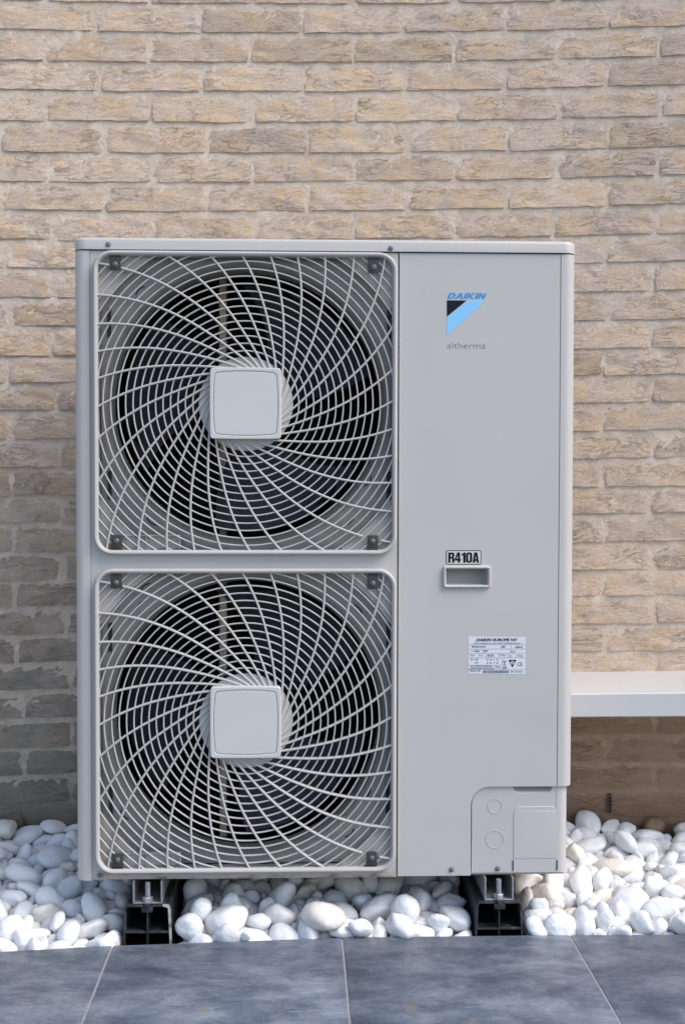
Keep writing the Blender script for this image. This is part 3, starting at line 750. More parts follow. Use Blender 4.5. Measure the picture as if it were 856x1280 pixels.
GLYPH = {
 'R': (.50, [(0, 0), (0, 1), (.37, 1), (.50, .90), (.50, .62), (.42, .52), (.50, .42), (.50, 0), (.32, 0), (.32, .38), (.27, .43), (.18, .43), (.18, 0)], [(.18, .83), (.28, .83), (.32, .79), (.32, .62), (.28, .58), (.18, .58)]),
 '4': (.50, [(.25, 0), (.25, .20), (0, .20), (0, .37), (.20, 1), (.42, 1), (.42, .36), (.50, .36), (.50, .20), (.42, .20), (.42, 0)], [(.13, .36), (.25, .36), (.25, .76)]),
 '1': (.34, [(.15, 0), (.15, .72), (0, .72), (0, .84), (.13, .90), (.20, 1), (.34, 1), (.34, 0)], None),
 '0': (.50, rrect(.25, .5, .25, .5, .19), rrect(.25, .5, .075, .34, .07)),
 'a': (.52, [(0, 0), (.14, 1), (.38, 1), (.52, 0), (.34, 0), (.32, .18), (.20, .18), (.18, 0)], [(.215, .33), (.305, .33), (.26, .76)]),
 'D': (.86, [(0, 0), (0, 1), (.60, 1), (.86, .80), (.86, .20), (.60, 0)], [(.28, .23), (.28, .77), (.50, .77), (.58, .69), (.58, .31), (.50, .23)]),
 'A': (.96, [(0, 0), (.34, 1), (.64, 1), (.96, 0), (.68, 0), (.63, .18), (.33, .18), (.28, 0)], [(.40, .36), (.57, .36), (.49, .68)]),
 'I': (.28, [(0, 0), (0, 1), (.28, 1), (.28, 0)], None),
 'K': (.95, [(0, 0), (0, 1), (.28, 1), (.28, .63), (.57, 1), (.92, 1), (.50, .52), (.95, 0), (.61, 0), (.28, .40), (.28, 0)], None),
 'N': (.88, [(0, 0), (0, 1), (.29, 1), (.61, .42), (.61, 1), (.88, 1), (.88, 0), (.59, 0), (.27, .58), (.27, 0)], None)}
def cut(s, name, m, parent, x0, x1, z0, z1, y, shear=0, gap=.07):
    tot = sum(GLYPH[c][0] for c in s) + gap * (len(s) - 1) + shear; kx = (x1 - x0) / tot; kz = z1 - z0; bm = bmesh.new(); x = 0
    T = lambda P: [(x0 + (x + p + shear * q) * kx, z0 + q * kz) for p, q in P]
    for c in s:
        w_, o_, h_ = GLYPH[c]; prism(bm, T(o_), y - .0003, y, holes=[T(h_)] if h_ else ()); x += w_ + gap
    return part(bm, name, m, parent, smooth=False)
lg = cut('DAIKIN', 'brand_lettering', MP['print_cyan'], hp, .2188, .2910, 1.1562, 1.1664, -.0001, .30, .06)
bm = bmesh.new(); prism(bm, [(.2186, 1.1530), (.2545, 1.1530), (.2186, 1.1235)], -.0004, .0005); part(bm, 'logo_triangle', MP['print_dark'], lg)
bm = bmesh.new(); prism(bm, [(.2186, 1.1215), (.2565, 1.1530), (.2890, 1.1530), (.2212, 1.0915), (.2186, 1.0925)], -.0004, .0005); part(bm, 'logo_band', MP['print_blue'], lg)
letters('altherma', 'model_lettering', MP['print_grey'], hp, .2195, .2895, 1.0665, 1.0770, -.0001, 0, -.020)
bm = bmesh.new(); prism(bm, rrect(.2512, .6870, .0322, .0130, .003, 3), -.0003, .0004); bd = part(bm, 'refrigerant_label', MP['print_black'])
bm = bmesh.new(); prism(bm, rrect(.2512, .6870, .0309, .0117, .0024, 3), -.0006, .0001); part(bm, 'label_face', MP['sticker_tan'], bd)
cut('R410a', 'lettering', MP['print_black'], bd, .2232, .2792, .6776, .6962, -.0007, 0, .035)
# rating label, slightly crooked
rl = bmesh.new(); prism(rl, [(.2610, .4745), (.3655, .4730), (.3655, .5410), (.2610, .5425)], -.0003, .0003); rl = part(rl, 'rating_label', MP['sticker'])
k_ = MP['print_grey']; X0, X1 = .2635, .3630
def row(s, x0, x1, z, h, m=k_, shear=0, bold=0): letters(s, 'lettering', m, rl, x0, x1, z, z + h, -.0004, shear, bold, .0002)
row('DAIKIN EUROPE NV', .2745, .3510, .5335, .0055, MP['print_black'], .3, .035)
row('ZANDVOORDESTRAAT 300, B-8400 OOSTENDE, BELGIUM', .2700, .3570, .5285, .0026)
row('ERHQ014AAV1', .2670, .2930, .5215, .0040, k_, 0, .02); row('2007', .3205, .3290, .5215, .0040, k_, 0, .02); row('G400142', .3465, .3605, .5210, .0038, k_, 0, .02)
row('1~ 50Hz', .2670, .2820, .5140, .0038, k_, 0, .02); row('230V', .2870, .2970, .5140, .0038, k_, 0, .02); row('32 A', .3375, .3470, .5130, .0038, k_, 0, .02)
row('IP24', .2650, .2720, .5065, .0028); row('3,15', .2800, .2865, .5058, .0038, k_, 0, .02); row('R410A', .2960, .3080, .5055, .0042, k_, 0, .02); row('2.7 kg', .3165, .3285, .5055, .0046, k_, 0, .02); row('114 kg', .3490, .3605, .5045, .0044, k_, 0, .02)
for q_, z in enumerate((.4985, .4925)):
    row('PS  HP' if q_ == 0 else 'LP', .2655 if q_ == 0 else .2730, .2790, z, .0034); row('40', .2945, .2970, z, .0034); row('bar', .3000, .3045, z, .0034); row('4', .3070, .3085, z, .0034); row('kW', .3125, .3160, z, .0030)
row('MAX. OPERATING PRESSURE', .2650, .3040, .4870, .0024); row('MANUFACTURED UNDER LICENCE', .2650, .3070, .4835, .0024); row('IPX4', .3115, .3200, .4838, .0042); row('Made in BE', .2645, .2830, .4778, .0032); row('3P175424', .3385, .3605, .4760, .0034)
row('CE', .3510, .3600, .4880, .0070, MP['print_black'])
bm = bmesh.new()
def hl(x0, x1, z, t=.00045): box(bm, x0, x1, -.0005, -.0002, z, z + t)
for z in (.5275, .5195, .5115, .5035): hl(.2612, .3652, z - .0003)
hl(.2612, .3225, .4895); hl(.2612, .3090, .4825); hl(.2612, .3652, .4812)
for x, a, b in ((.3385, .5195, .5272), (.2925, .5035, .5112), (.3325, .5035, .5112), (.3225, .4895, .5032), (.3090, .4825, .4895)): box(bm, x, x + .00045, -.0005, -.0002, a, b)
for a, b, c_, d in ((.3355, .3395, .5045, .5085),):
    prism(bm, [(a, c_), (b, c_), (b, d), (a, d)], -.0005, -.0002, holes=[[(a + .0005, c_ + .0005), (b - .0005, c_ + .0005), (b - .0005, d - .0005), (a + .0005, d - .0005)]])
part(bm, 'ruled_lines', k_, rl, smooth=False)
bm = bmesh.new(); x = .2880; rb = random.Random(5)
while x < .3360:
    wd = rb.choice((.0004, .0006, .0010)); box(bm, x, x + wd, -.0006, -.0002, .4752, .4802); x += wd + rb.choice((.0004, .0006, .0009))
part(bm, 'barcode', k_, rl, smooth=False)
bm = bmesh.new(); prism(bm, [(.3345, .4995), (.3490, .4995), (.3418, .4855)], -.0006, -.0002, holes=[circ(.3418, .4945, .0035, 14)]); box(bm, .3408, .3428, -.0007, -.0002, .4932, .4958)
box(bm, .3230, .3320, -.0006, -.0002, .4838, .4856)
for a, b in (((.3245, .4985), (.3300, .4880)), ((.3300, .4985), (.3245, .4880))):
    d = Vector((b[0] - a[0], b[1] - a[1])).normalized() * .0003; n_ = (-d.y, d.x); prism(bm, [(a[0] - n_[0], a[1] - n_[1]), (b[0] - n_[0], b[1] - n_[1]), (b[0] + n_[0], b[1] + n_[1]), (a[0] + n_[0], a[1] + n_[1])], -.0006, -.0002)
box(bm, .3240, .3310, -.0006, -.0002, .4965, .4970); box(bm, .3255, .3295, -.0006, -.0002, .4880, .4885)
part(bm, 'printed_symbols', MP['print_black'], rl, smooth=False)

# ------------------------------------------------------------------ two supporting beams
def beam(cx, label, worn):
    b = empty('support_beam', (cx, 0, -.05), label, 'support', 'black hollow beams carrying the heat pump')
    def bp(bm, name, m, ang=30, smooth=True):
        o = fin(bm, name, m, b, ang, smooth); return o
    bm = bmesh.new(); H = .107
    outer = [(-.0455, 0), (.0455, 0), (.0415, H - .006), (.0375, H), (-.0375, H), (-.0415, H - .006)]
    holes = [[(-.0415, .004), (-.0016, .004), (-.0016, .055), (-.0400, .055)], [(.0016, .004), (.0415, .004), (.0400, .055), (.0016, .055)],
             [(-.0395, .0585), (-.0014, .0585), (-.0014, H - .004), (-.0355, H - .004), (-.0380, H - .008)], [(.0014, .0585), (.0395, .0585), (.0380, H - .008), (.0355, H - .004), (.0014, H - .004)]]
    prism(bm, outer, -.012, .39, holes=holes, ch=.0005); bp(bm, 'beam_body', MP['rubber'])
    bm = bmesh.new(); box(bm, -.040, .040, .384, .389, .005, H - .006); bp(bm, 'end_wall', MP['rubber'], smooth=False)
    if worn:
        bm = bmesh.new(); prism(bm, [(.0405, .018), (.0452, .004), (.0420, H - .008), (.0380, H + .0006), (.0270, H + .0006), (.0290, H - .003), (.0370, H - .0055), (.0392, .060)], -.0127, -.0100); bp(bm, 'scuffed_rim', MP['scuff'], smooth=False)
    bm = bmesh.new(); o2 = [(-.0265, H + .0008), (.0265, H + .0008), (.0265, .1495), (.0238, .1495), (.0238, H + .0035), (-.0238, H + .0035), (-.0238, .1495), (-.0265, .1495)]
    prism(bm, o2, -.008, .385, ch=.0003); bp(bm, 'mounting_rail', MP['steel'])
    bm = bmesh.new(); n = 14
    loft(bm, [[(.0045 * (1 + (.07 if k % 2 else 0)) * math.cos(2 * PI * i / n), -.004 + .0045 * (1 + (.07 if k % 2 else 0)) * math.sin(2 * PI * i / n), H + .004 + k * .0009) for i in range(n)] for k in range(40)], True, True)
    bolt = bp(bm, 'bolt', MP['steel'], 60)
    bm = bmesh.new(); loft(bm, [[(r * math.cos(PI / 3 * i + .2), -.004 + r * math.sin(PI / 3 * i + .2), z) for i in range(6)] for r, z in ((.0085, H + .005), (.0092, H + .006), (.0092, H + .012), (.0085, H + .013))], True, True); fin(bm, 'nut', MP['steel'], bolt, 30)
    bm = bmesh.new(); loft(bm, [[(r * math.cos(2 * PI * i / 20), -.004 + r * math.sin(2 * PI * i / 20), z) for i in range(20)] for r, z in ((.0105, H + .0035), (.0105, H + .005))], True, True); fin(bm, 'washer', MP['steel'], bolt, 30)
    bm = bmesh.new(); box(bm, -.0100, .0100, -.0180, -.0128, H - .012, H - .003, .0008); box(bm, -.0042, .0042, -.0190, -.0100, H - .003, H + .004, .0005); bp(bm, 'clamp_block', MP['rubber'], 40)
    return b
beam(-.3216, 'left black hollow support beam, its right rim scuffed white', True)
beam(.3185, 'right black hollow support beam with clean dark rims', False)
# kind, size, x, y, z, turn (w, x, y, z)
PEBBLES = [
(13, 420, -40, -135, 339, 956, 212, 46, -198), (8, 420, -1813, 116, 188, 970, -116, -166, -136), (6, 420, 1056, 598, 235, 795, -589, -145, 2), (1, 334, 4329, -145, 57, 588, -735, 203, 270),
(5, 420, -5433, 2772, 468, 896, 215, 131, 365), (7, 340, 6201, 268, 220, 214, -54, 776, 591), (15, 340, 1396, -122, 143, 908, -278, 190, -249), (2, 418, 2407, 429, 99, 779, -378, 279, -416),
(8, 276, -2473, -26, 136, 875, 438, -168, -121), (1, 420, 5805, 812, 169, 246, -112, 896, 352), (6, 394, -5889, 1982, 409, 949, -263, 167, -42), (8, 337, 1478, 284, 246, 666, 311, -644, 211),
(7, 322, -4293, 805, 166, 395, -773, 393, 303), (0, 406, 563, 1454, 321, 697, -590, 338, -226), (1, 420, 4708, 52, 6, 594, -323, 731, -93), (2, 420, 5091, 1704, 317, 454, 543, -169, -686),
(8, 295, -837, 279, 211, 435, 894, -104, -22), (5, 420, 5871, 2230, 426, 58, 267, 953, -132), (2, 420, -816, 990, 286, 462, 679, -503, 269), (8, 309, -5710, -15, 62, 665, 528, -302, 433),
(12, 406, -4627, -12, 25, 176, 645, 705, 236), (10, 399, 1301, 1561, 334, 923, 106, -126, 349), (3, 420, -4359, 357, -88, 909, -287, -262, -149), (2, 383, -4982, 1640, 198, 852, -172, -334, 363),
(8, 247, 5825, -92, 145, 642, 618, -182, -415), (5, 337, 6334, 3070, 712, 401, 372, 448, 707), (5, 348, -1794, -253, -41, 678, -424, -337, -497), (1, 369, -2470, 1329, 293, 599, -143, 632, -471),
(7, 348, 4312, 1164, 241, 826, -495, 105, -249), (3, 420, -6257, 3985, 521, 530, 125, 15, -839), (10, 383, -746, -2, -113, 778, 238, 113, -569), (8, 327, 5816, 4243, 772, 551, 122, -369, 738),
(13, 420, 1807, 998, 241, 467, 461, 663, 360), (8, 327, -5184, 1181, 198, 801, -400, 401, 197), (5, 310, -5166, 773, 87, 285, 82, -606, -738), (4, 285, 3897, -74, 67, 133, -494, -836, -199),
(13, 383, 6534, 1309, 276, 861, 381, 336, -32), (8, 265, 5522, 1684, 357, 592, 572, -64, 565), (8, 292, -2277, 294, 302, 501, 294, 772, 256), (5, 406, 5628, 3346, 532, 194, -38, 978, -63),
(10, 240, 649, -276, 172, 427, 843, 282, -167), (7, 298, 5148, 59, 73, 269, -548, -72, 789), (11, 322, -1247, 226, 97, 814, -414, -13, -408), (0, 392, -3964, 1815, 164, 900, 68, 356, -242),
(2, 366, 2087, 231, 28, 230, 593, 693, -338), (1, 379, -328, -28, -34, 236, 585, 450, 632), (8, 297, -3922, 695, -87, 396, 274, -872, 91), (12, 346, -5222, 1767, 377, 452, -187, 607, -626),
(0, 285, -5891, 1254, 215, 906, -340, 80, -241), (8, 376, 4002, 1745, 163, 819, 381, 138, 406), (1, 290, 2431, 918, 204, 977, 202, -61, 10), (7, 374, -6700, 3843, 722, 68, -946, 318, 18),
(2, 348, 354, -101, 57, 927, -204, -22, 314), (3, 341, -5718, 4298, 595, 903, 44, 117, 412), (6, 279, -4745, 1050, 60, 326, -83, -787, -518), (13, 292, 2305, 1296, 300, 832, -447, -266, 192),
(10, 272, 5568, 498, 95, 323, -449, -588, -590), (6, 378, 4517, 1618, 325, 217, 496, -600, -589), (13, 274, -332, 1442, 251, 270, -234, 736, -575), (0, 269, 6696, 1016, 325, 87, 242, -961, 101),
(1, 387, 6366, 2476, 293, 207, -651, -700, -209), (15, 345, 6700, -188, 156, 987, -69, -47, -140), (8, 281, 3974, 294, 119, 917, -390, 25, 83), (12, 420, 1716, 87, -145, 262, 960, -94, -24),
(3, 344, -5623, 1590, 247, 185, 47, -980, 52), (2, 327, 5364, -83, -105, 845, 268, -414, -207), (8, 240, 7253, 4230, 716, 169, 76, 567, -802), (15, 420, 255, 1197, 30, 778, 509, 209, 304),
(15, 277, 5203, 2629, 631, 772, -409, 362, -325), (15, 209, 6121, -188, 49, 518, -53, 852, 48), (14, 420, 6967, 3861, 627, 70, -26, -986, 147), (5, 420, -1306, -84, -136, 957, 44, 142, -250),
(1, 249, -4896, 257, 134, 577, 422, -311, -627), (8, 235, 6719, 2984, 565, 891, 440, -9, -113), (5, 420, 1840, 2000, 363, 958, 231, -74, -150), (0, 289, 982, -59, -71, 802, -105, -484, 333),
(8, 270, 893, 1583, 417, 547, -475, -622, 298), (0, 336, 808, 1044, 169, 830, -233, 255, 438), (5, 420, 80, 1922, 375, 944, 95, -313, 31), (11, 355, -5377, -249, -92, 624, 566, 277, -462),
(7, 307, -1731, 573, 283, 439, 703, -224, 512), (0, 293, 414, 594, 140, 922, 147, 326, -151), (11, 310, 6891, 1905, 435, 265, 392, 848, -238), (6, 323, -5677, 864, 69, 756, 22, 140, -639),
(14, 324, -5240, 75, -19, 959, -35, 54, 278), (1, 392, 5379, 1377, 85, 260, 955, -3, 139), (8, 305, -1135, 1688, 131, 791, -266, 522, 178), (14, 420, -4802, 2005, 74, 315, 210, -14, -925),
(9, 260, 4050, 514, 278, 541, 675, 418, -276), (11, 346, 6295, 4231, 680, 960, -31, -66, 269), (1, 317, -3974, -424, -152, 815, -566, 118, 33), (14, 401, 3851, 1126, 4, 82, 595, -14, -800),
(7, 358, 4686, 1220, 25, 712, 448, -419, -343), (8, 248, -1757, 1179, 309, 819, 350, -446, 89), (3, 262, 5046, 905, 184, 246, 172, -687, 661), (6, 239, -3828, 1219, 204, 569, 197, 12, 798),
(8, 219, 7050, 2422, 493, 826, -459, -321, -53), (10, 330, -1609, 1548, 273, 31, 15, 125, -991), (5, 291, 6142, 2078, 211, 904, -226, -248, -267), (7, 388, 7618, 3098, 504, 31, -951, -243, 189),
(11, 362, -3863, -43, -151, 510, -643, -319, 474), (7, 214, -6088, 3024, 452, 525, -246, 784, 223), (3, 336, -6525, 3363, 433, 460, 855, -237, -31), (2, 420, -2361, 915, 152, 395, 296, -135, -859),
(15, 279, -1447, 1168, 182, 308, 279, 908, -44), (0, 276, 5530, 194, -25, 179, -968, 176, -12), (13, 302, 5628, 3871, 624, 388, -869, 292, -98), (11, 333, 2516, -53, -169, 371, 156, 89, -911),
(10, 276, 6597, 4053, 650, 696, -610, -379, 26), (13, 313, -1023, 694, 115, 682, 365, 563, -291), (4, 303, 2145, -37, -138, 468, 772, 299, 308), (7, 298, -2229, -234, -159, 707, 611, -317, -159),
(0, 261, 5042, 645, 187, 650, -408, -164, -620), (13, 306, 6792, 2675, 359, 407, 753, 186, 483), (1, 282, -5164, -549, -130, 716, -297, 624, 97), (9, 275, 5307, 2397, 428, 552, 770, -16, 320),
(11, 420, -2159, 2050, 283, 897, -289, 320, 97), (6, 251, 5387, 3653, 598, 532, 132, 781, -299), (11, 323, -5522, 3683, 465, 337, -829, -417, -163), (12, 265, -5089, 2404, 439, 908, 30, -190, -372),
(12, 364, -1628, 843, 188, 803, 527, -255, -110), (11, 281, 7317, 3476, 481, 868, 158, 202, -425), (7, 325, -6122, 745, 172, 434, -168, -680, 566), (9, 420, 6173, 3039, 417, 164, -845, -502, 86),
(1, 224, -5504, 281, 75, 400, -113, -417, 808), (2, 289, -5191, 3233, 428, 433, -465, -559, -533), (9, 277, -5895, 3863, 445, 973, 3, -214, -87), (2, 238, -5189, 3486, 635, 761, 341, 328, -444),
(5, 271, -853, 1767, 305, 798, 324, -122, -494), (8, 331, -5801, -408, -131, 228, -148, -229, -935), (7, 316, -35, 156, -157, 630, -95, -145, 757), (15, 176, 2599, 1748, 369, 882, -2, 472, -18),
(6, 276, -504, 1761, 345, 806, 295, 425, 290), (12, 221, 6713, 2362, 415, 983, -147, 62, 87), (11, 270, 6021, 2644, 507, 518, 359, 424, 650), (3, 234, -3896, 917, 69, 946, -249, 34, 206),
(5, 242, 4339, 874, 124, 886, -239, -152, -368), (2, 275, 2113, 1608, 223, 407, -827, 156, -355), (11, 400, 7653, 3599, 554, 877, 114, 61, 462), (7, 363, 2090, 1111, -31, 431, 699, -458, -341),
(11, 352, 1707, 425, -90, 525, -690, -23, -498), (9, 265, 5036, -194, -126, 651, -690, 89, 304), (0, 218, 5225, 374, 155, 285, 732, 113, -609), (7, 250, 6905, 3519, 501, 7, 117, 924, 365),
(6, 272, -1894, 1764, 193, 678, -81, -692, -237), (13, 261, -6569, 2806, 535, 764, -125, -68, 630), (2, 166, -1435, -355, 73, 518, -65, 433, 735), (3, 411, -1311, 1997, 246, 861, -364, -353, -34),
(15, 331, 6712, 843, 19, 538, -172, -712, -417), (7, 222, -6365, 2370, 295, 870, 262, 138, 395), (5, 255, 4322, 463, 66, 846, 338, -184, -369), (6, 381, -6127, 2665, 323, 594, -615, 379, -355),
(3, 219, 6890, 1618, 366, 217, -355, 883, -218), (6, 275, 7926, 4110, 641, 901, 432, 34, 27), (1, 305, 5746, -79, -157, 105, 958, -260, 58), (8, 285, -2198, 1729, 76, 100, -864, 491, 47),
(5, 238, -4100, 1149, 82, 960, 78, 56, 261), (15, 320, -4740, -507, -157, 974, 117, -186, -48), (15, 297, -5098, 521, -118, 742, 314, -521, -281), (10, 332, -1345, 860, -62, 621, -474, 623, -43),
(5, 169, -229, 1700, 386, 978, 35, -186, 86), (13, 331, -636, 930, -69, 718, 313, -526, -331), (1, 420, 1606, 1567, 60, 272, -487, 828, 59), (0, 288, 4898, 1934, 146, 637, 326, 315, -624),
(0, 296, -4916, 162, -181, 89, -307, 848, -423), (12, 260, -6229, 2221, 109, 800, 326, -104, 492), (3, 176, -4080, 1528, 164, 164, 744, 503, -408), (2, 234, -5310, 4296, 578, 46, 995, 90, 10),
(10, 268, -4927, 2994, 485, 940, -64, -66, 327), (15, 284, -5770, 2872, 302, 916, 354, -109, -155), (13, 391, 7050, 1379, 244, 865, 11, -222, -450), (10, 318, 5346, 2089, 290, 340, -413, 641, -550),
(9, 332, 7014, 3150, 396, 861, 128, 30, 491), (11, 326, 1021, 327, -60, 751, 179, 621, 133), (5, 236, -5095, -218, -136, 641, 472, -488, -358), (7, 236, -154, 1272, 160, 578, 359, 706, 196),
(12, 260, -1989, 1139, 116, 768, -86, 489, -405), (2, 386, 5770, 1957, 163, 835, -126, -10, -535), (5, 344, 5404, 2757, 351, 790, 435, -78, -426), (7, 234, 689, -159, -152, 254, -474, 500, 679),
(4, 324, 6238, -116, -179, 974, 209, 56, 75), (14, 314, -3799, 2107, 323, 295, -712, -419, 480), (2, 171, 5724, 1565, 221, 791, -9, -603, 103), (8, 227, -6515, 2849, 255, 22, -794, 552, 252),
(2, 194, 6186, 3649, 611, 17, 667, -734, -129), (14, 355, -4461, -39, -228, 948, 81, -85, -295), (1, 333, 4887, 401, -40, 761, 487, -373, 211), (13, 336, 4699, 822, -72, 481, -84, -385, -783),
(9, 286, -4316, 1615, 83, 587, 516, 621, -59), (7, 240, 6478, 219, 9, 420, -155, -262, 855), (3, 267, 7540, 2734, 491, 422, 897, 48, 121), (8, 293, 2487, 2078, 226, 469, 299, -830, 44),
(3, 310, -227, 608, 164, 265, 567, 547, 556), (12, 420, 2030, 667, -103, 843, -517, 132, -67), (5, 318, -4386, 2341, 268, 817, -534, -17, 216), (6, 365, 5004, 2625, 352, 863, -421, 252, -121),
(3, 212, 5793, 1206, 245, 797, 495, -342, -57), (14, 382, -241, 1118, -67, 920, 62, 383, 46), (14, 214, -4566, 815, -19, 812, -291, 139, -488), (12, 404, 6252, 1798, 118, 972, -116, -198, 48),
(14, 289, 6535, 2853, 390, 545, -493, 181, -653), (12, 304, 7311, 2315, 248, 697, -647, 229, 206), (0, 196, 7403, 3777, 541, 629, 364, -123, -676), (2, 410, 6076, 1118, 45, 55, 693, 397, 600),
(10, 162, 6804, 2165, 413, 54, 733, -433, 522), (7, 221, -5722, 2524, 290, 165, -818, 446, -324), (14, 245, -5573, 1274, 14, 692, 3, 611, -385), (1, 241, 4233, 2099, 236, 398, -288, -527, -693),
(15, 212, 5815, 3043, 371, 620, -46, 317, -716), (8, 333, -6233, 1202, -25, 907, -147, -81, -385), (12, 266, -565, 328, -99, 612, -88, -718, -320), (15, 328, -2060, 733, 40, 739, 123, -608, -262),
(9, 238, -1145, 1361, 119, 68, 550, 612, -564), (7, 280, 4772, 1626, 50, 677, -727, 57, -101), (11, 411, 7069, 2096, 187, 460, -276, -609, 584), (1, 330, 3973, 35, -164, 884, 55, -123, -447),
(2, 243, 6223, 3898, 578, 915, 355, -70, -176), (14, 339, -5951, 2054, 90, 815, -60, 231, 527), (11, 258, -6566, 3141, 304, 875, -378, -244, -177), (12, 240, 6024, 3444, 462, 329, 794, 356, 367),
(11, 352, -5499, 2214, 221, 281, -419, 842, 193), (6, 321, 6641, 2138, 217, 290, -438, 681, -511), (6, 234, -4416, 1946, 72, 550, -583, 458, -385), (15, 207, -436, 488, 37, 793, 204, -521, -243),
(9, 201, 3783, 499, -155, 657, -446, 558, -241), (5, 260, -4052, 272, -207, 853, -87, 62, 511), (12, 290, 5415, 4204, 674, 888, 254, 201, -326), (9, 291, 6541, 1632, 275, 368, -63, 627, -684),
(0, 160, 5050, 2087, 370, 743, 535, 173, -362), (6, 420, -2346, 324, -136, 598, 209, -203, -747), (3, 287, 574, 1106, -62, 606, -659, -444, 51), (3, 301, -6039, 3220, 315, 952, 229, 49, -196),
(7, 317, -5436, 420, -168, 699, -33, 170, -694), (1, 354, 3979, 785, -20, 588, 585, 550, -98), (13, 307, -4701, 565, -116, 250, -235, 669, -660), (15, 239, -6505, 2157, 123, 507, -232, -342, 756),
(14, 252, -5852, 3535, 365, 970, 231, -74, 4), (12, 251, -2056, 1406, 104, 404, 703, -303, 501), (3, 370, 6406, 924, 4, 795, 197, -517, -249), (1, 241, -1721, 1946, 336, 463, 695, -81, -543),
(11, 285, 1237, -91, -203, 665, -606, -374, 223), (8, 213, -4213, 2119, 125, 951, 48, 303, 15), (10, 319, -712, 1332, 25, 703, 577, -396, 126), (5, 282, -74, 849, 100, 447, 137, -489, 737),
(15, 257, 5589, 1122, -47, 559, 443, 636, -296), (11, 353, 7499, 2570, 263, 953, -133, 111, -249), (14, 178, -403, 834, 54, 300, 771, -198, -525), (2, 380, -4775, 1429, -38, 250, 961, 66, 100),
(8, 203, -2562, 453, 73, 356, 721, 38, 593), (12, 324, 2461, 1722, 77, 864, 399, -171, 256), (6, 221, 5964, 3819, 560, 465, -190, -350, 791), (0, 270, -5124, 2104, 195, 315, -24, 909, -274),
(2, 311, 5851, 2703, 317, 870, 131, 239, -411), (15, 224, 3870, 2116, 358, 194, 402, -893, 64), (5, 251, 6936, 498, 78, 426, 817, -265, -285), (7, 213, 6090, 1506, 176, 374, -871, 213, 237),
(14, 213, 6618, 430, 73, 687, 79, 245, -680), (1, 409, 1208, 1059, 16, 537, 528, -198, -627), (8, 270, -1044, 394, -140, 784, 246, 206, 532), (4, 313, -6163, 1816, 38, 164, 932, -316, -64),
(6, 319, -25, 1611, 20, 716, -36, 219, -662), (0, 288, -4794, 832, -164, 919, 356, 141, 95), (8, 271, 5850, 364, -75, 642, 26, 668, -374), (12, 160, -5957, 4150, 485, 911, -48, -288, 293),
(10, 253, 7238, 2873, 397, 774, -80, 483, 402), (5, 288, -5376, 1071, -51, 802, -64, 459, 378), (7, 316, -5808, 1184, -99, 312, -689, -647, 95), (15, 303, 5107, 3508, 560, 637, -710, 190, -231),
(3, 229, 5116, 1080, 141, 904, 420, -6, -85), (12, 197, -6779, 3477, 588, 344, -742, -482, 315), (5, 420, 6807, 173, -107, 857, 151, -168, -464), (10, 256, -2548, 1103, -84, 789, 282, 542, 54),
(10, 266, -2544, 1554, -12, 650, 96, 171, 734), (3, 240, 6898, 1155, -23, 524, 421, 539, -507), (4, 342, -6763, 4208, 550, 785, 241, -109, 560), (8, 237, -1224, 1173, -50, 769, 437, -450, -120),
(6, 336, 4503, 1931, 111, 834, 359, 107, 405), (4, 291, 4499, 456, -91, 172, -444, 22, 879), (11, 295, 6182, 139, -82, 881, -350, 253, 192), (11, 254, 965, 1558, 85, 385, -799, 447, 122),
(9, 273, -4778, 2450, 148, 997, 18, 10, 76), (4, 185, -4928, 2358, 296, 983, 34, -160, -84), (6, 256, -6679, 3702, 426, 105, 988, -111, 25), (10, 198, 2288, 361, -195, 195, -685, 591, -378),
(14, 383, 849, 2183, 338, 118, 435, -62, -891), (4, 231, 51, 2021, 83, 536, -150, -76, 828), (5, 315, 188, 269, 98, 964, 216, 154, -35), (5, 226, 2546, 296, -199, 732, 135, 86, -662),
(2, 213, 260, 16, -207, 494, 798, 336, 75), (9, 310, 736, 574, -116, 681, 648, -115, -321), (13, 277, -5014, 2667, 257, 436, 872, -221, -39), (1, 335, -399, 2088, 402, 595, -218, -492, -597),
(5, 280, -1561, 328, -82, 645, 22, -693, 321), (5, 190, -6222, 3524, 356, 954, 263, -82, 116), (7, 235, 6582, 3697, 535, 963, 182, 192, 53), (3, 204, 6747, 234, 175, 114, 675, -652, 326),
(7, 205, -1477, 2192, 397, 229, 378, -883, -159), (8, 243, 5211, 3974, 641, 353, 276, -76, 891), (7, 302, -1643, 2263, 174, 745, 315, -64, 584), (3, 218, -6364, 2490, 121, 729, 157, 59, -664),
(13, 205, 471, 1581, -10, 132, -100, 420, 892), (13, 280, 352, 1830, 56, 985, -59, -104, -128), (7, 245, 6888, 1790, 114, 836, 443, 298, -130), (10, 282, -2533, 1956, 170, 660, -156, -713, -178),
(2, 209, 476, -59, -197, 687, -432, -440, 385), (12, 317, -6453, 1682, 11, 875, 210, -196, -390), (6, 264, -4919, 1100, -142, 959, 172, -3, 225), (9, 315, 1288, 2084, 344, 54, 155, 226, 960),
(9, 286, 1260, 213, -154, 717, -556, -282, 312), (11, 314, 6337, 1427, -13, 186, -114, 969, -121), (4, 231, 240, 2146, 136, 66, 896, -253, -359), (10, 275, -5588, 3305, 387, 948, 247, -196, -42),
(1, 266, -2509, 2288, 205, 749, 570, 257, 219), (2, 220, -594, 1529, 242, 227, 277, -921, 153), (9, 333, -5641, 1634, -17, 43, 363, -928, 68), (4, 228, 6754, 2984, 312, 301, -900, 313, 45),
(13, 202, 4423, 2298, 151, 951, 258, -163, -51), (3, 240, 2454, 1250, 117, 974, -62, -208, 67), (5, 220, -2030, -11, -196, 111, -32, 590, 799), (4, 239, -2296, 606, 225, 684, 602, -144, 385),
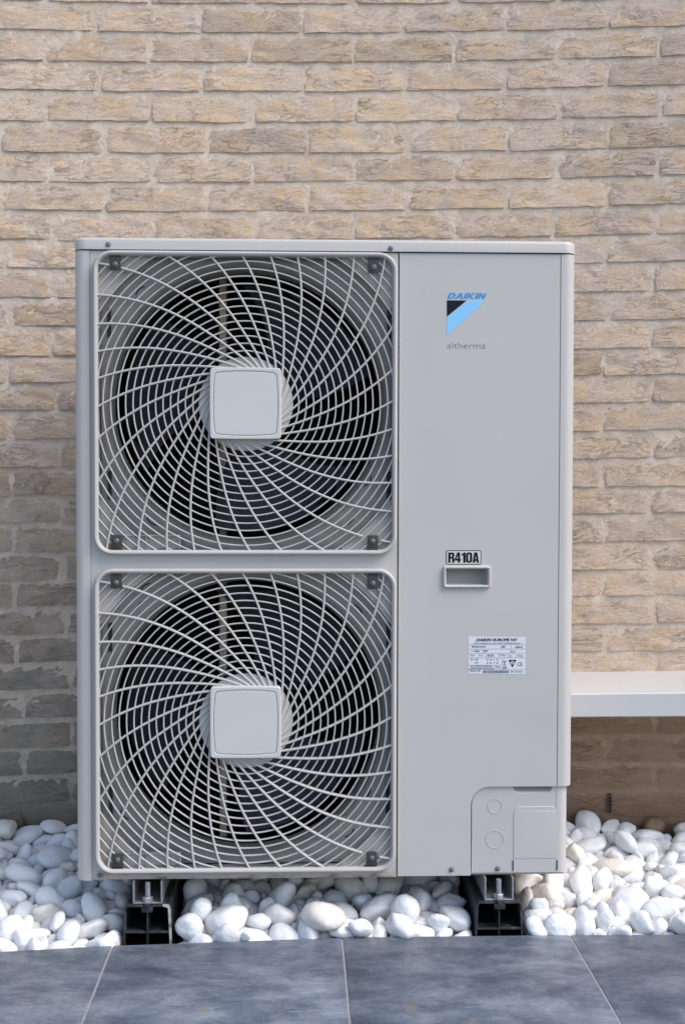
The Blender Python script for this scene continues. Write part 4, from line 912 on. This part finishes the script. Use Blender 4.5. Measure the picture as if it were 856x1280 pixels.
(3, 218, -1347, 555, 63, 277, 958, 48, -49), (4, 271, 5402, 1825, 101, 284, 399, -401, -774), (1, 160, 7336, 3184, 389, 933, 112, 339, 49), (2, 186, -5354, 3454, 357, 582, 256, -84, 767),
(11, 251, 7081, 2679, 328, 688, 633, -327, 141), (2, 223, 8658, 1705, 33, 649, -581, -456, 184), (9, 348, 8309, 734, -149, 917, 60, -197, 341), (6, 256, 2515, 1379, -67, 414, 225, -135, -872),
(2, 193, 8874, 3737, 520, 786, -40, 292, -543), (10, 299, -8648, 1959, 77, 922, 247, -146, -260), (7, 208, 8637, 3249, 404, 900, 392, 28, -188), (13, 299, 5878, 1430, -12, 86, -676, 662, 314),
(12, 352, -9870, 3149, 301, 551, -76, -365, 746), (7, 275, 2529, 2667, 388, 479, -565, -426, -520), (5, 257, -3857, 1427, -21, 699, 515, -419, -264), (14, 292, 9369, 2987, 340, 976, 207, 29, -63),
(6, 221, -6706, 2619, 380, 298, 802, 399, -329), (13, 178, 9304, 392, -136, 42, -519, -467, -715), (14, 391, 9729, 3026, 451, 125, -254, -608, 742), (13, 204, 8727, 3487, 540, 53, -660, 332, -672),
(14, 353, 8015, 2568, 250, 845, 212, -86, 484), (9, 388, -9074, -3, -219, 952, 141, -23, -271), (5, 322, -9990, 3822, 436, 258, -734, -628, 20), (10, 255, 8296, 286, -140, 932, -357, 57, 3),
(1, 160, 2623, 577, -156, 680, -64, 695, -224), (5, 367, -9038, 3396, 374, 57, 306, -908, -281), (9, 328, 4310, 3106, 499, 753, 609, -248, -31), (7, 181, -7721, 972, -225, 43, -32, -174, -983),
(11, 282, 9328, -75, -181, 441, -308, 538, -648), (0, 420, -9852, 1187, -56, 348, 898, -260, -74), (1, 401, -9572, 160, -139, 497, -203, 122, 835), (3, 178, -7394, 1010, -169, 864, -405, 271, 128),
(6, 413, -7472, 2187, 390, 833, 263, -156, 462), (11, 296, -7347, 2032, 40, 745, -7, -330, 579), (0, 252, 4335, 1003, -129, 710, -38, -270, 649), (8, 200, 2559, 2332, 471, 495, 678, 35, 543),
(13, 193, 6740, 3293, 403, 73, 812, 548, 187), (12, 204, 6661, -168, -210, 418, 167, 154, 880), (7, 287, -6172, -184, -213, 970, 201, -115, 73), (9, 295, -2215, 2419, 242, 917, 15, 291, 271),
(4, 326, 5053, 3211, 415, 949, 240, -84, -188), (2, 409, 9992, 3285, 578, 457, 429, 208, 751), (7, 348, 4699, 4001, 649, 821, 316, -75, 470), (1, 301, -8018, 1312, -109, 769, 156, -230, 576),
(4, 420, -9650, 3481, 416, 365, 146, -309, 866), (6, 297, 8058, 2920, 401, 957, -124, -143, -219), (12, 258, 8580, 1022, -124, 485, -328, -669, 458), (14, 338, -8422, 1226, -116, 910, 255, 312, -98),
(7, 361, -6843, 1915, 95, 930, 193, -132, -283), (2, 196, -7615, 724, -213, 173, 333, 192, 907), (11, 309, -8232, 1660, -33, 843, 272, 92, 455), (8, 252, -8739, 296, -167, 405, -466, -733, 287),
(5, 209, 4952, 68, -202, 108, -807, 575, -80), (1, 284, -5241, 1507, -46, 176, -888, -398, 149), (10, 226, -296, 415, -179, 438, 283, -74, -850), (8, 233, 9124, 1839, 114, 246, 840, 339, 345),
(10, 263, 1290, 561, -134, 561, 795, 75, 219), (2, 254, 9399, 4009, 645, 700, -395, -569, 175), (13, 254, 4506, 3311, 453, 443, 693, -465, -327), (0, 278, 1140, 2523, 360, 683, 410, 306, 521),
(4, 330, -1751, 671, -141, 928, 246, -184, 213), (8, 298, -9305, 962, -121, 559, 811, -170, -24), (12, 245, 8968, 694, -148, 414, -280, -723, 476), (10, 351, -6843, 495, -150, 567, -203, -237, 762),
(6, 300, 564, 328, -100, 418, -621, 265, -607), (9, 243, -8883, -356, -189, 877, -343, 334, -35), (6, 420, 7842, 415, -81, 3, -189, 958, -216), (9, 306, -8902, 3032, 335, 463, 672, 565, 122),
(6, 160, -7463, 881, -248, 955, 277, 78, 65), (3, 183, -5687, 665, -207, 787, 602, 108, -76), (12, 255, -4881, -109, -229, 897, -305, -67, -312), (1, 202, 7783, 2742, 329, 286, -502, 491, -652),
(4, 405, -6203, 714, -177, 72, -985, -126, 94), (6, 420, -4443, 2990, 412, 553, 653, -1, 517), (2, 196, -7187, -141, -265, 933, -223, -100, 265), (1, 307, 9354, 2214, 197, 274, -951, 46, 138),
(10, 243, 8454, 2223, 176, 148, 33, -978, 144), (12, 242, -2580, -77, -219, 709, 63, -241, -659), (11, 292, 4292, 714, -108, 859, 332, -385, 67), (5, 299, 3947, 3312, 515, 758, 511, -404, 24),
(7, 247, 814, 179, -183, 671, 459, 388, 434), (0, 332, -8296, 410, -51, 725, 676, 23, 126), (0, 234, -3849, 2735, 270, 194, 887, -120, -402), (3, 359, -9122, 490, -213, 544, -64, 12, 836),
(14, 189, -2558, 908, -241, 941, -22, 80, 327), (15, 212, 8138, 1584, -3, 160, 972, 144, -96), (0, 212, -7920, 1668, 31, 465, -429, 178, -754), (3, 216, -6874, 1654, -33, 192, -21, 212, 958),
(12, 272, -5289, 43, -245, 114, -644, 728, -204), (7, 251, -8836, 2307, 100, 917, 305, 92, -239), (2, 307, -715, 1639, 15, 917, 372, 38, 136), (8, 369, 7993, 2104, 376, 597, 796, 101, 24),
(7, 168, 8344, 2461, 237, 631, -129, 377, 666), (14, 287, -7016, 887, -137, 668, 579, 106, 456), (8, 264, -7783, 2598, 279, 918, 114, -305, -227), (3, 317, -7614, 2306, 102, 320, 80, 169, -929),
(10, 177, -6153, 1537, -25, 283, 537, -142, 782), (0, 347, -6852, 2934, 314, 26, 698, 646, 310), (9, 364, 8900, -86, -178, 954, 25, -203, 217), (6, 259, -9986, 457, -209, 44, 323, 615, 718),
(6, 257, -8911, 1769, 75, 756, -379, 440, 302), (14, 205, -2575, 2459, 191, 259, -527, 673, 451), (5, 298, -7645, -227, -225, 981, 140, -136, -21), (4, 261, 8768, 2433, 212, 940, 153, 81, 293),
(0, 188, 8012, 3240, 434, 508, 597, -562, -264), (4, 262, -2556, 3033, 300, 165, -812, 548, 116), (5, 308, 9025, 3288, 460, 926, 294, 41, -233), (4, 281, 8504, 3620, 514, 709, 267, 0, -652),
(10, 160, -9233, 1072, 129, 537, -665, -33, -518), (4, 249, -8503, 2244, 66, 549, 202, -118, 802), (8, 369, -6977, 1261, 82, 386, 716, -569, 121), (9, 384, 7533, 2031, 138, 974, 148, 99, -141),
(7, 270, -8560, 2595, 166, 915, 344, 88, 190), (3, 259, 8462, -166, -214, 982, -123, 58, -129), (3, 314, 9545, 1801, 298, 574, 339, 131, 734), (14, 349, -182, 2425, 281, 827, -363, 299, 309),
(11, 196, -8687, 3304, 292, 51, -919, 339, 194), (3, 329, -4766, 4091, 629, 789, 355, -468, -179), (1, 385, 8202, 3575, 605, 673, 353, -19, -649), (5, 399, -9848, 1815, 39, 954, 241, -152, 88),
(3, 329, -8911, 1191, -115, 984, -164, 45, 47), (10, 420, -8511, 3564, 533, 668, 619, -105, -399), (8, 290, -7977, -334, -109, 272, -456, 823, 202), (1, 420, 8326, 1744, 203, 750, -123, 213, 614),
(2, 311, -6467, 87, -198, 973, -146, -181, 3), (2, 161, -9198, 1199, 31, 65, 283, 728, -621), (1, 175, -10056, 974, -201, 887, 367, 274, 62), (2, 188, -6954, 3854, 453, 758, 611, -43, 227),
(8, 282, -7825, 453, -154, 256, 896, 361, 16), (0, 255, -1913, 2432, 242, 386, 322, -721, -477), (15, 280, -1341, 2513, 256, 946, 161, 267, -90), (3, 378, -4270, 2621, 341, 25, 61, -667, -742),
(10, 293, -8532, 2970, 282, 834, 421, 50, -354), (3, 353, 9906, 2285, 199, 101, 92, 181, -974), (12, 190, 10011, 572, -174, 433, 870, -231, -39), (14, 312, 8680, 120, -97, 835, 290, -383, -267),
(13, 160, 8233, 3161, 376, 940, -333, 33, 71), (4, 420, 8832, 2001, 247, 387, -184, -37, -903), (5, 251, -7934, 788, -124, 355, -365, -518, -687), (9, 195, 10072, 1065, -84, 606, -414, 671, 103),
(2, 270, 7242, 1555, 13, 17, -99, 630, 770), (15, 364, -9820, 2285, 162, 905, 401, 82, 116), (14, 420, 9002, 289, -29, 963, -117, 231, -74), (15, 282, 4208, 4059, 641, 322, -848, 346, 238),
(1, 185, -1667, 2669, 240, 826, -66, 244, 504), (10, 420, 8884, 2823, 444, 908, 294, -178, 239), (4, 278, -7434, 4194, 563, 150, 376, 826, 391), (11, 333, -5176, 3676, 437, 701, 10, -350, 621),
(12, 365, -8897, 2682, 221, 425, -127, 576, -686), (8, 240, 9630, -113, -135, 608, 670, -334, -263), (5, 202, -4572, 1729, 2, 831, 496, -244, 60), (12, 284, -7324, 77, -202, 758, -157, 200, 601),
(0, 178, 2594, 2434, 205, 763, -151, -544, 315), (0, 383, 7387, 343, 174, 950, 109, -83, -282), (8, 240, -8028, 2366, 150, 877, 396, -25, -270), (4, 225, 2368, 1062, -83, 599, 116, -787, -84),
(12, 384, 4002, 2429, 256, 824, 421, 8, -379), (10, 295, 952, 749, -132, 640, 0, -316, 700), (15, 260, -7114, 2126, 350, 173, -220, 243, 929), (1, 223, -8373, 3875, 418, 279, -67, -267, 920),
(11, 270, -7356, 1638, -38, 661, -28, -480, 576), (7, 247, 6545, 3381, 496, 774, -20, 254, 580), (5, 244, 8302, 957, 129, 830, 93, 395, 383), (7, 391, 8901, 2326, 447, 965, 41, 222, 132),
(1, 325, 51, 552, -53, 470, 586, -333, 571), (2, 420, 5326, 754, -76, 205, -750, -589, 222), (10, 282, -6563, 1903, 365, 281, -415, 436, -747), (10, 218, -8026, 1155, 117, 953, -128, 160, -224),
(2, 195, -6236, 413, -196, 503, -418, -697, -293), (13, 300, -4921, 3415, 485, 662, 137, -592, -439), (11, 417, -6003, 278, -102, 436, 411, -566, -566), (0, 235, 9848, 2730, 314, 132, 294, 644, 694),
(6, 371, -8255, 885, 75, 530, 563, -597, -214), (3, 288, -9388, 3861, 415, 813, 113, -199, 536), (3, 238, 7031, 911, -82, 552, -371, 744, -69), (5, 290, 8000, 841, -11, 76, -236, 609, 754),
(1, 251, 8458, 2971, 345, 943, 208, -169, 197), (11, 231, -8095, 4028, 442, 894, -156, -199, 369), (8, 420, 9665, 389, -18, 127, 741, 654, -81), (0, 337, -7065, 1676, 304, 920, -89, -312, 219),
(10, 274, -9790, -391, -214, 682, 140, -161, 700), (4, 218, -10016, 717, -223, 83, 293, 832, -463), (6, 203, 1234, 1537, -44, 714, 93, -123, 683), (3, 168, 9295, 170, -200, 253, -877, -407, -27),
(1, 335, 4704, 2325, 330, 78, -593, 321, -735), (12, 270, -2527, 2143, 474, 782, 440, 369, -241), (6, 264, -4376, -414, -230, 376, 353, -465, -719), (15, 240, 9381, 1115, 48, 917, 68, 142, 367),
(10, 350, 7371, -94, -91, 950, 142, 269, 68), (10, 239, -9057, 2036, 59, 218, 21, 968, -122), (5, 172, 825, 1070, -154, 904, 356, 176, 159), (2, 269, 5076, 1122, -109, 28, 66, -955, 288),
(6, 354, -9216, -348, -43, 820, 60, -73, -564), (10, 276, -4617, 3312, 499, 49, -867, -143, 475), (4, 222, -9122, 1446, 21, 812, -108, -187, 543), (7, 243, 4741, 3431, 536, 860, -170, -177, -448),
(1, 258, 2585, 1018, -55, 298, 722, -178, -598), (11, 342, 9589, 3319, 549, 90, -361, -730, -574), (7, 276, 10014, 1381, 135, 691, 116, 69, 710), (0, 242, -8741, 1563, 248, 135, -917, 365, -91),
(12, 190, 5572, 2956, 315, 545, 222, 250, -768), (9, 316, -9455, -295, -258, 553, 105, 27, 826), (10, 420, 7668, 1521, 178, 662, 430, 414, -454), (1, 271, -8557, 906, -144, 775, 436, -29, -457),
(2, 196, 2132, 2136, 206, 160, 176, -357, -903), (11, 260, -9508, 1235, 89, 909, 96, 345, -213), (1, 420, -7898, 3277, 394, 276, -766, -581, 5), (2, 255, 613, 837, -160, 242, 226, -943, -13),
(11, 296, -905, 1038, -153, 573, -380, -601, 408), (13, 237, -8350, -335, -255, 901, 293, -29, -319), (1, 187, 10098, 786, -115, 621, -375, 586, -361), (10, 246, -4149, 1423, -63, 736, -108, -291, 601),
(2, 241, -8590, -299, -122, 221, 911, 17, 347), (12, 392, -8290, 2175, 235, 640, 222, 150, -720), (12, 179, -8080, 530, -248, 618, -607, -382, 321), (8, 301, -9219, 1365, 277, 785, -525, -247, 217),
(7, 177, -5883, 753, -58, 676, -200, 307, -639), (3, 280, 4985, 2999, 503, 799, 279, 134, -515), (14, 350, -4246, 1058, -133, 928, -310, 89, 187), (7, 220, 7727, 92, -179, 282, 82, 544, 786),
(6, 236, 8671, 3918, 586, 587, 337, 18, 736), (9, 248, -9667, 2511, 403, 595, -326, -277, -680), (5, 250, -6420, -297, -61, 655, 101, -85, 744), (7, 167, 251, -190, -225, 517, 848, 65, 96),
(1, 420, 8945, 1196, 2, 154, 163, -970, -91), (3, 286, -7572, 199, -180, 742, 31, -354, -568), (6, 420, -4364, 4033, 609, 598, 693, -176, -362), (7, 282, 4590, 2812, 554, 509, -853, -102, -45),
(2, 350, -654, 2350, 224, 708, 344, -120, 605), (11, 345, -5311, 1876, 88, 771, 615, 58, -157), (2, 210, -8117, 1003, -177, 454, 826, -274, 194), (15, 265, -9759, 819, -148, 751, 585, -294, 84),
(4, 265, 7307, 1745, 274, 106, 569, -217, -786), (11, 167, 5135, 3749, 506, 472, 866, -21, 165), (1, 261, 7194, 789, 114, 657, 302, 133, 678), (7, 312, -10003, 86, -154, 386, -668, -392, 501),
(8, 293, 2242, 2448, 285, 970, 16, -230, 83), (11, 378, -9512, 1507, -49, 876, -477, -57, 51), (14, 215, -5728, 1937, 9, 139, 57, 988, -36), (0, 225, -4404, 783, -178, 375, -663, 429, -486),
(6, 259, 7815, -192, -183, 571, 811, -8, 129), (13, 246, 8331, 3962, 600, 997, -82, 5, -6), (10, 314, -8086, 1775, 263, 959, -153, -136, -195), (9, 306, -1606, 2818, 370, 18, -428, -750, 504),
(12, 352, -7940, 2189, 379, 893, 8, -157, 423), (3, 169, -8979, 570, -46, 284, 918, -232, -147), (8, 299, 7758, -155, 160, 258, -940, 212, 74), (6, 265, -1015, 2400, 197, 806, -83, 12, -585),
(1, 350, -7637, 1021, 34, 944, 2, -134, 301), (1, 420, -443, 2857, 417, 961, -248, 28, 119), (11, 212, 3886, 3096, 338, 982, 138, -17, 127), (14, 294, -6727, 2503, 204, 31, 102, -856, 505),
(12, 337, 9597, 2527, 317, 682, -174, 26, -710), (2, 249, 1555, -158, -202, 982, -54, 164, -73), (3, 326, 4471, 2544, 303, 850, -347, -152, 367), (7, 298, 8248, 619, 139, 118, -177, -974, -74),
(15, 259, 5024, 2272, 210, 260, -206, -926, -178), (0, 361, -6784, -159, -159, 828, -225, -13, -514), (7, 254, -5245, 2474, 197, 395, -374, -748, 380), (4, 284, 4239, 2903, 306, 954, -159, 106, -231),
(14, 220, -7758, 2919, 352, 920, 322, -71, 213), (3, 333, 8060, -1, -96, 810, -375, 237, -382), (2, 395, -3945, 3260, 524, 373, 212, -827, 363), (8, 345, -8206, 2854, 570, 679, 138, 703, 160),
(1, 239, -7462, 3351, 338, 103, 367, -891, -246), (1, 256, -5845, 2331, 166, 180, 520, -832, 63), (10, 168, -9462, 769, -226, 704, 644, -146, -262), (10, 404, -6631, 876, 56, 833, -473, -234, -168),
(2, 214, -8330, 3208, 288, 145, -12, -987, 65), (2, 310, -8064, 3683, 432, 919, 352, 13, 176), (14, 212, -8703, -100, -236, 559, -307, 452, -623), (14, 232, -5532, 2533, 137, 966, 154, -70, -195),
(4, 384, -9146, 3138, 570, 457, -889, -9, 23), (9, 302, 8684, 655, -38, 149, 902, 92, -394), (0, 252, -7454, 3774, 449, 907, 412, 35, 85), (11, 196, -6667, 71, -48, 823, -223, 201, -482),
(5, 271, 524, 1905, 284, 998, -32, 45, -10), (1, 263, 4346, 181, -96, 465, -483, -493, -554), (4, 284, -7804, 53, -40, 480, -821, 271, -153), (14, 244, -8220, 264, -255, 109, 979, 145, 97),
(9, 160, 4990, 4051, 607, 878, 29, 459, 131), (8, 268, -10005, 2726, 236, 141, 690, 554, 444), (3, 232, -4734, 3657, 488, 673, 583, -449, -73), (7, 245, -6741, 2246, 229, 464, 592, -618, 228),
(15, 337, -7187, 682, 113, 889, 357, 201, -205), (1, 205, -5962, 1499, -26, 848, 211, 475, 104), (8, 183, -8597, 1768, 316, 450, -383, 734, 334), (3, 234, -10000, 2389, 429, 954, -157, -210, -146),
(9, 303, 4328, 3642, 577, 826, -87, 221, 511), (10, 369, 8429, -7, 84, 832, 456, -30, -316), (7, 186, -8976, 2178, 269, 872, 394, -287, 39), (15, 298, -8397, 52, -134, 541, -423, 538, 489),
(2, 380, -8645, 4109, 557, 39, 93, -839, 535), (0, 246, 7949, 1815, 137, 703, 397, 565, -170), (2, 341, -8596, 1547, -25, 864, 18, -289, 412), (7, 269, -8683, 2127, 351, 239, 465, -743, 418),
(7, 261, -8874, 807, -195, 786, -120, 5, -607), (5, 190, -4671, 2504, 341, 508, -144, -96, 844), (11, 203, 347, 849, 7, 163, 491, -823, 236), (9, 259, 7806, 2475, 415, 638, 72, 203, -739),
(3, 223, -4040, 2256, 328, 786, 481, -40, 386), (15, 420, -9364, 2799, 337, 967, -118, -87, -208), (0, 308, 8143, 2488, 543, 531, 589, 597, 124), (6, 334, 8475, 2635, 437, 591, -661, 447, -122),
(8, 245, -8820, 1241, 147, 245, 876, 411, -58), (6, 362, -7250, 373, -57, 279, -714, -161, 622), (5, 406, 7600, 910, 41, 542, 471, 647, 257), (14, 282, -4386, 1287, -2, 79, -885, 145, 434),
(11, 234, -8007, 2075, 84, 734, 433, -473, -224), (8, 166, -9291, 639, -27, 113, 947, -230, 195), (0, 217, -7178, 3970, 461, 290, -702, 625, -183), (15, 365, 9299, 1521, 133, 51, 230, 573, 785),
(8, 270, -8303, 1425, 179, 282, -470, -719, -428), (4, 318, -9658, 587, -173, 866, -416, -210, -179), (10, 289, 9975, -94, -134, 89, 937, -257, -220), (10, 276, 8869, 1590, 196, 766, -415, -486, -70),
(7, 160, -9459, 1825, -60, 838, 349, -67, -414), (15, 168, 10056, 270, -176, 196, 562, -796, 108), (9, 320, -2036, 2797, 267, 997, -72, 8, 15), (2, 340, 9879, 1795, 104, 390, 846, 216, 294),
(3, 206, -9681, 2662, 165, 264, 922, 231, -165), (7, 181, 4931, 3816, 524, 878, 295, 2, 376), (7, 213, 9485, 1925, 110, 744, -637, -119, 162), (14, 385, -9261, 2390, 133, 955, 96, 256, 112),
(5, 208, 4111, 2672, 278, 603, 711, -249, -262), (3, 273, 535, 2299, 138, 968, 112, 92, -204), (7, 184, 4805, 3606, 678, 786, 201, -293, -506), (6, 189, 7821, 1031, -155, 1, -885, -465, 24),
(11, 244, -6978, 222, -222, 24, -56, -865, 498), (9, 367, 8940, 750, 117, 831, 159, -94, 524), (15, 410, -7345, 2918, 347, 272, 16, 961, 42), (0, 203, 6175, 375, -133, 717, 578, -361, 147),
(5, 291, -736, 534, -78, 913, 224, 338, -42), (4, 302, -5750, 419, -5, 762, 266, 532, 258), (6, 237, 7373, 902, 254, 575, 337, -649, -368), (6, 315, -9284, 1833, 210, 522, -313, -464, 643),
(1, 273, -2442, 2705, 262, 361, 153, -312, 866), (9, 339, -989, 2335, 447, 818, 204, 160, 514), (1, 420, -7637, 1616, 136, 361, 756, 308, 452), (6, 351, 1546, 2398, 430, 952, -104, -241, 155),
(2, 226, -4862, 2868, 251, 628, -690, 240, -270), (10, 379, 8026, 1221, 75, 737, -613, 55, 279), (2, 211, -3822, 2475, 407, 800, 108, 227, -545), (13, 260, -8152, 2691, 208, 337, -42, -180, -923),
(8, 329, -6480, 383, 85, 478, -662, -498, 290), (3, 244, 9113, 3797, 598, 881, -233, -194, -364), (10, 221, -7358, 706, -189, 872, 289, 134, 372), (15, 175, -7986, 559, 40, 586, 300, 707, 258),
(10, 361, 415, 2322, 441, 912, 322, 41, -253), (9, 217, -970, 1427, -34, 743, -23, -611, -271), (12, 177, -8948, 1527, 166, 587, -647, 270, -405), (8, 365, -9800, 2922, 611, 124, 248, 956, 97),
(14, 283, 1528, 690, 76, 764, 79, 101, -632), (2, 375, -4374, 3549, 527, 658, 456, -528, -285), (15, 336, 7093, 67, 245, 166, -876, 276, 359), (11, 256, -8574, 604, -95, 93, 309, -50, -945),
(0, 376, 9349, 626, 247, 888, -90, -278, 355), (8, 203, 9262, 3537, 532, 861, -177, 435, -195), (5, 295, -8791, 786, 80, 234, -766, -590, -102), (10, 173, 9684, 1500, -18, 961, 176, -146, 156),
(3, 292, 6200, 649, 61, 183, -778, 533, -279), (14, 225, 8541, 462, -25, 486, -382, -406, 673), (0, 420, 9800, 970, -12, 835, 146, 253, -467), (15, 269, 9280, 2636, 356, 627, -258, 695, -240),
(12, 313, -8067, -5, -237, 2, 645, -732, -220), (5, 343, -7143, 2519, 203, 767, 36, 42, 639), (0, 319, -6624, 1494, 159, 650, -42, -627, 426), (4, 229, -1144, 2530, 401, 831, 198, 246, 458),
(0, 420, -7097, 3518, 460, 313, -903, 261, 132), (5, 194, 9309, 1976, 311, 728, 234, -16, 644), (9, 240, 3822, 2852, 341, 466, 753, -319, -337), (7, 240, 7335, 1158, 79, 978, 124, 56, 157),
(0, 347, 8449, 1315, 103, 261, -607, -277, 697), (15, 284, -7749, 3983, 552, 478, -212, 710, 472), (3, 295, -7347, 1299, 138, 623, -217, -578, 480), ]
# ------------------------------------------------------------------ white pebbles (settled positions: kind, size, place, turn)
def pebble_shape(k, sub=3):
    r = np.random.RandomState(500 + k)
    bm = bmesh.new(); bmesh.ops.create_icosphere(bm, subdivisions=sub, radius=1.0)
    A = r.normal(size=(5, 3)); A /= np.linalg.norm(A, axis=1)[:, None]
    amp = r.uniform(-.16, .13, 5); cut = r.normal(size=(3, 3)); cut /= np.linalg.norm(cut, axis=1)[:, None]; cd_ = r.uniform(.62, .84, 3)
    sy = r.uniform(.6, .88); sz = r.uniform(.42, .68); ph = r.uniform(0, 6, 3)
    for v in bm.verts:
        n = np.array(v.co); d = 1.0
        for a, m in zip(A, amp): d += m * max(0., float(n @ a)) ** 2 * 1.6
        d += .075 * math.sin(3.1 * n[0] + ph[0]) * math.sin(2.7 * n[1] + ph[1]) + .035 * math.sin(5 * n[2] + 4 * n[0] + ph[2]) + .015 * math.sin(9 * n[1] + 7 * n[0] + ph[0])
        p = n * d
        for a, c in zip(cut, cd_):
            t = float(p @ a) - c
            if t > 0: p = p - a * t * .82
        v.co = (p[0], p[1] * sy, p[2] * sz)
    me = bpy.data.meshes.new('pebble'); bm.to_mesh(me); bm.free()
    for f in me.polygons: f.use_smooth = True
    me.materials.append(MP['pebble']); return me
PV = [pebble_shape(k) for k in range(16)]
PL = [pebble_shape(k, 2) for k in range(16)]
def variant(me, m):
    c = me.copy(); c.materials.clear(); c.materials.append(m); return c
PC = {}
rest = []; NIND = 292; ent = []
CREAM = {28, 49, 91, 253}
for i, (k, s, x, y, z, qw, qx, qy, qz) in enumerate(PEBBLES):
    s /= 1e4; x, y, z = x / 1e4, y / 1e4, z / 1e4; z += .016 * min(1, max(0, (-.36 - x) / .2)) * min(1, max(0, y / .42)); qn = Quaternion((qw, qx, qy, qz)).normalized()
    mt = Matrix.LocRotScale(Vector((x, y, z)), qn, Vector((s, s, s)))
    if i < NIND:
        me = PV[k]
        if y > .10 and abs(x) < .36 and (i * 7) % 5 < 3: CREAM.add(i)  # tan stones beneath the unit; their darker colour also paints in its shade
        if (i * 13) % 17 == 0: CREAM.add(i)
        if i in CREAM:
            if k not in PC: PC[k] = variant(me, MP['pebble_cream'])
            me = PC[k]
        o = bpy.data.objects.new('pebble', me); C.objects.link(o); o.matrix_world = mt
        if i == 66:
            o.name = 'brown_stone'; o.data = variant(PV[k], MP['stone_brown']); o.data.name = 'brown_stone'
            thing(o, 'brown stone among the white pebbles near the wall, right of the heat pump', 'stone'); continue
        where = ('well left of the heat pump' if x < -.55 else 'just left of the left beam' if x < -.32 else 'just right of the left beam' if x < -.12 else 'midway between the beams' if x < .12
                 else 'just left of the right beam' if x < .32 else 'just right of the right beam' if x < .53 else 'well right of the heat pump')
        row = 'along the paving' if y < .075 else 'against the wall' if y > .33 else 'in mid bed'
        size = 'small' if s < .024 else 'large' if s > .034 else 'middling'
        kind_ = 'cream stained pebble' if i in CREAM else 'white pebble'
        lab = '%s %s %s, %s' % (size, kind_, row, where); grp = '%s %ss %s, %s' % (size, kind_, row, where)
        ent.append((o, lab, grp, s, x, y))
    else: rest.append((k, mt))
    for dx in (-2.04, 2.04):
        if 1.02 < abs(x + dx) < 1.75 and y < wall_y(x + dx) - .025 and y > edge_y(x + dx) + .03:
            rest.append((k, Matrix.Translation((dx, 0, 0)) @ mt))
from collections import defaultdict
GR = defaultdict(list)
for e in ent: GR[e[2]].append(e)
for g, L in GR.items():
    # the extremes of each zone can be pointed at one by one, the rest look alike
    named = {}
    if len(L) > 1:
        L2 = sorted(L, key=lambda e: e[4]); named[L2[0][0].name] = ', leftmost there'; named[L2[-1][0].name] = ', rightmost there'
    for e in L:
        n_ = e[0].name
        if len(L) == 1: thing(e[0], e[1], 'pebble', 'pebbles')
        elif n_ in named: thing(e[0], e[1] + named[n_], 'pebble', 'pebbles')
        else: thing(e[0], e[1], 'pebble', g)
o = stuff(joined('pebble_bed', rest, PL, MP['pebble'])); thing(o, 'remaining bed of white pebbles between wall and paving', 'pebbles')
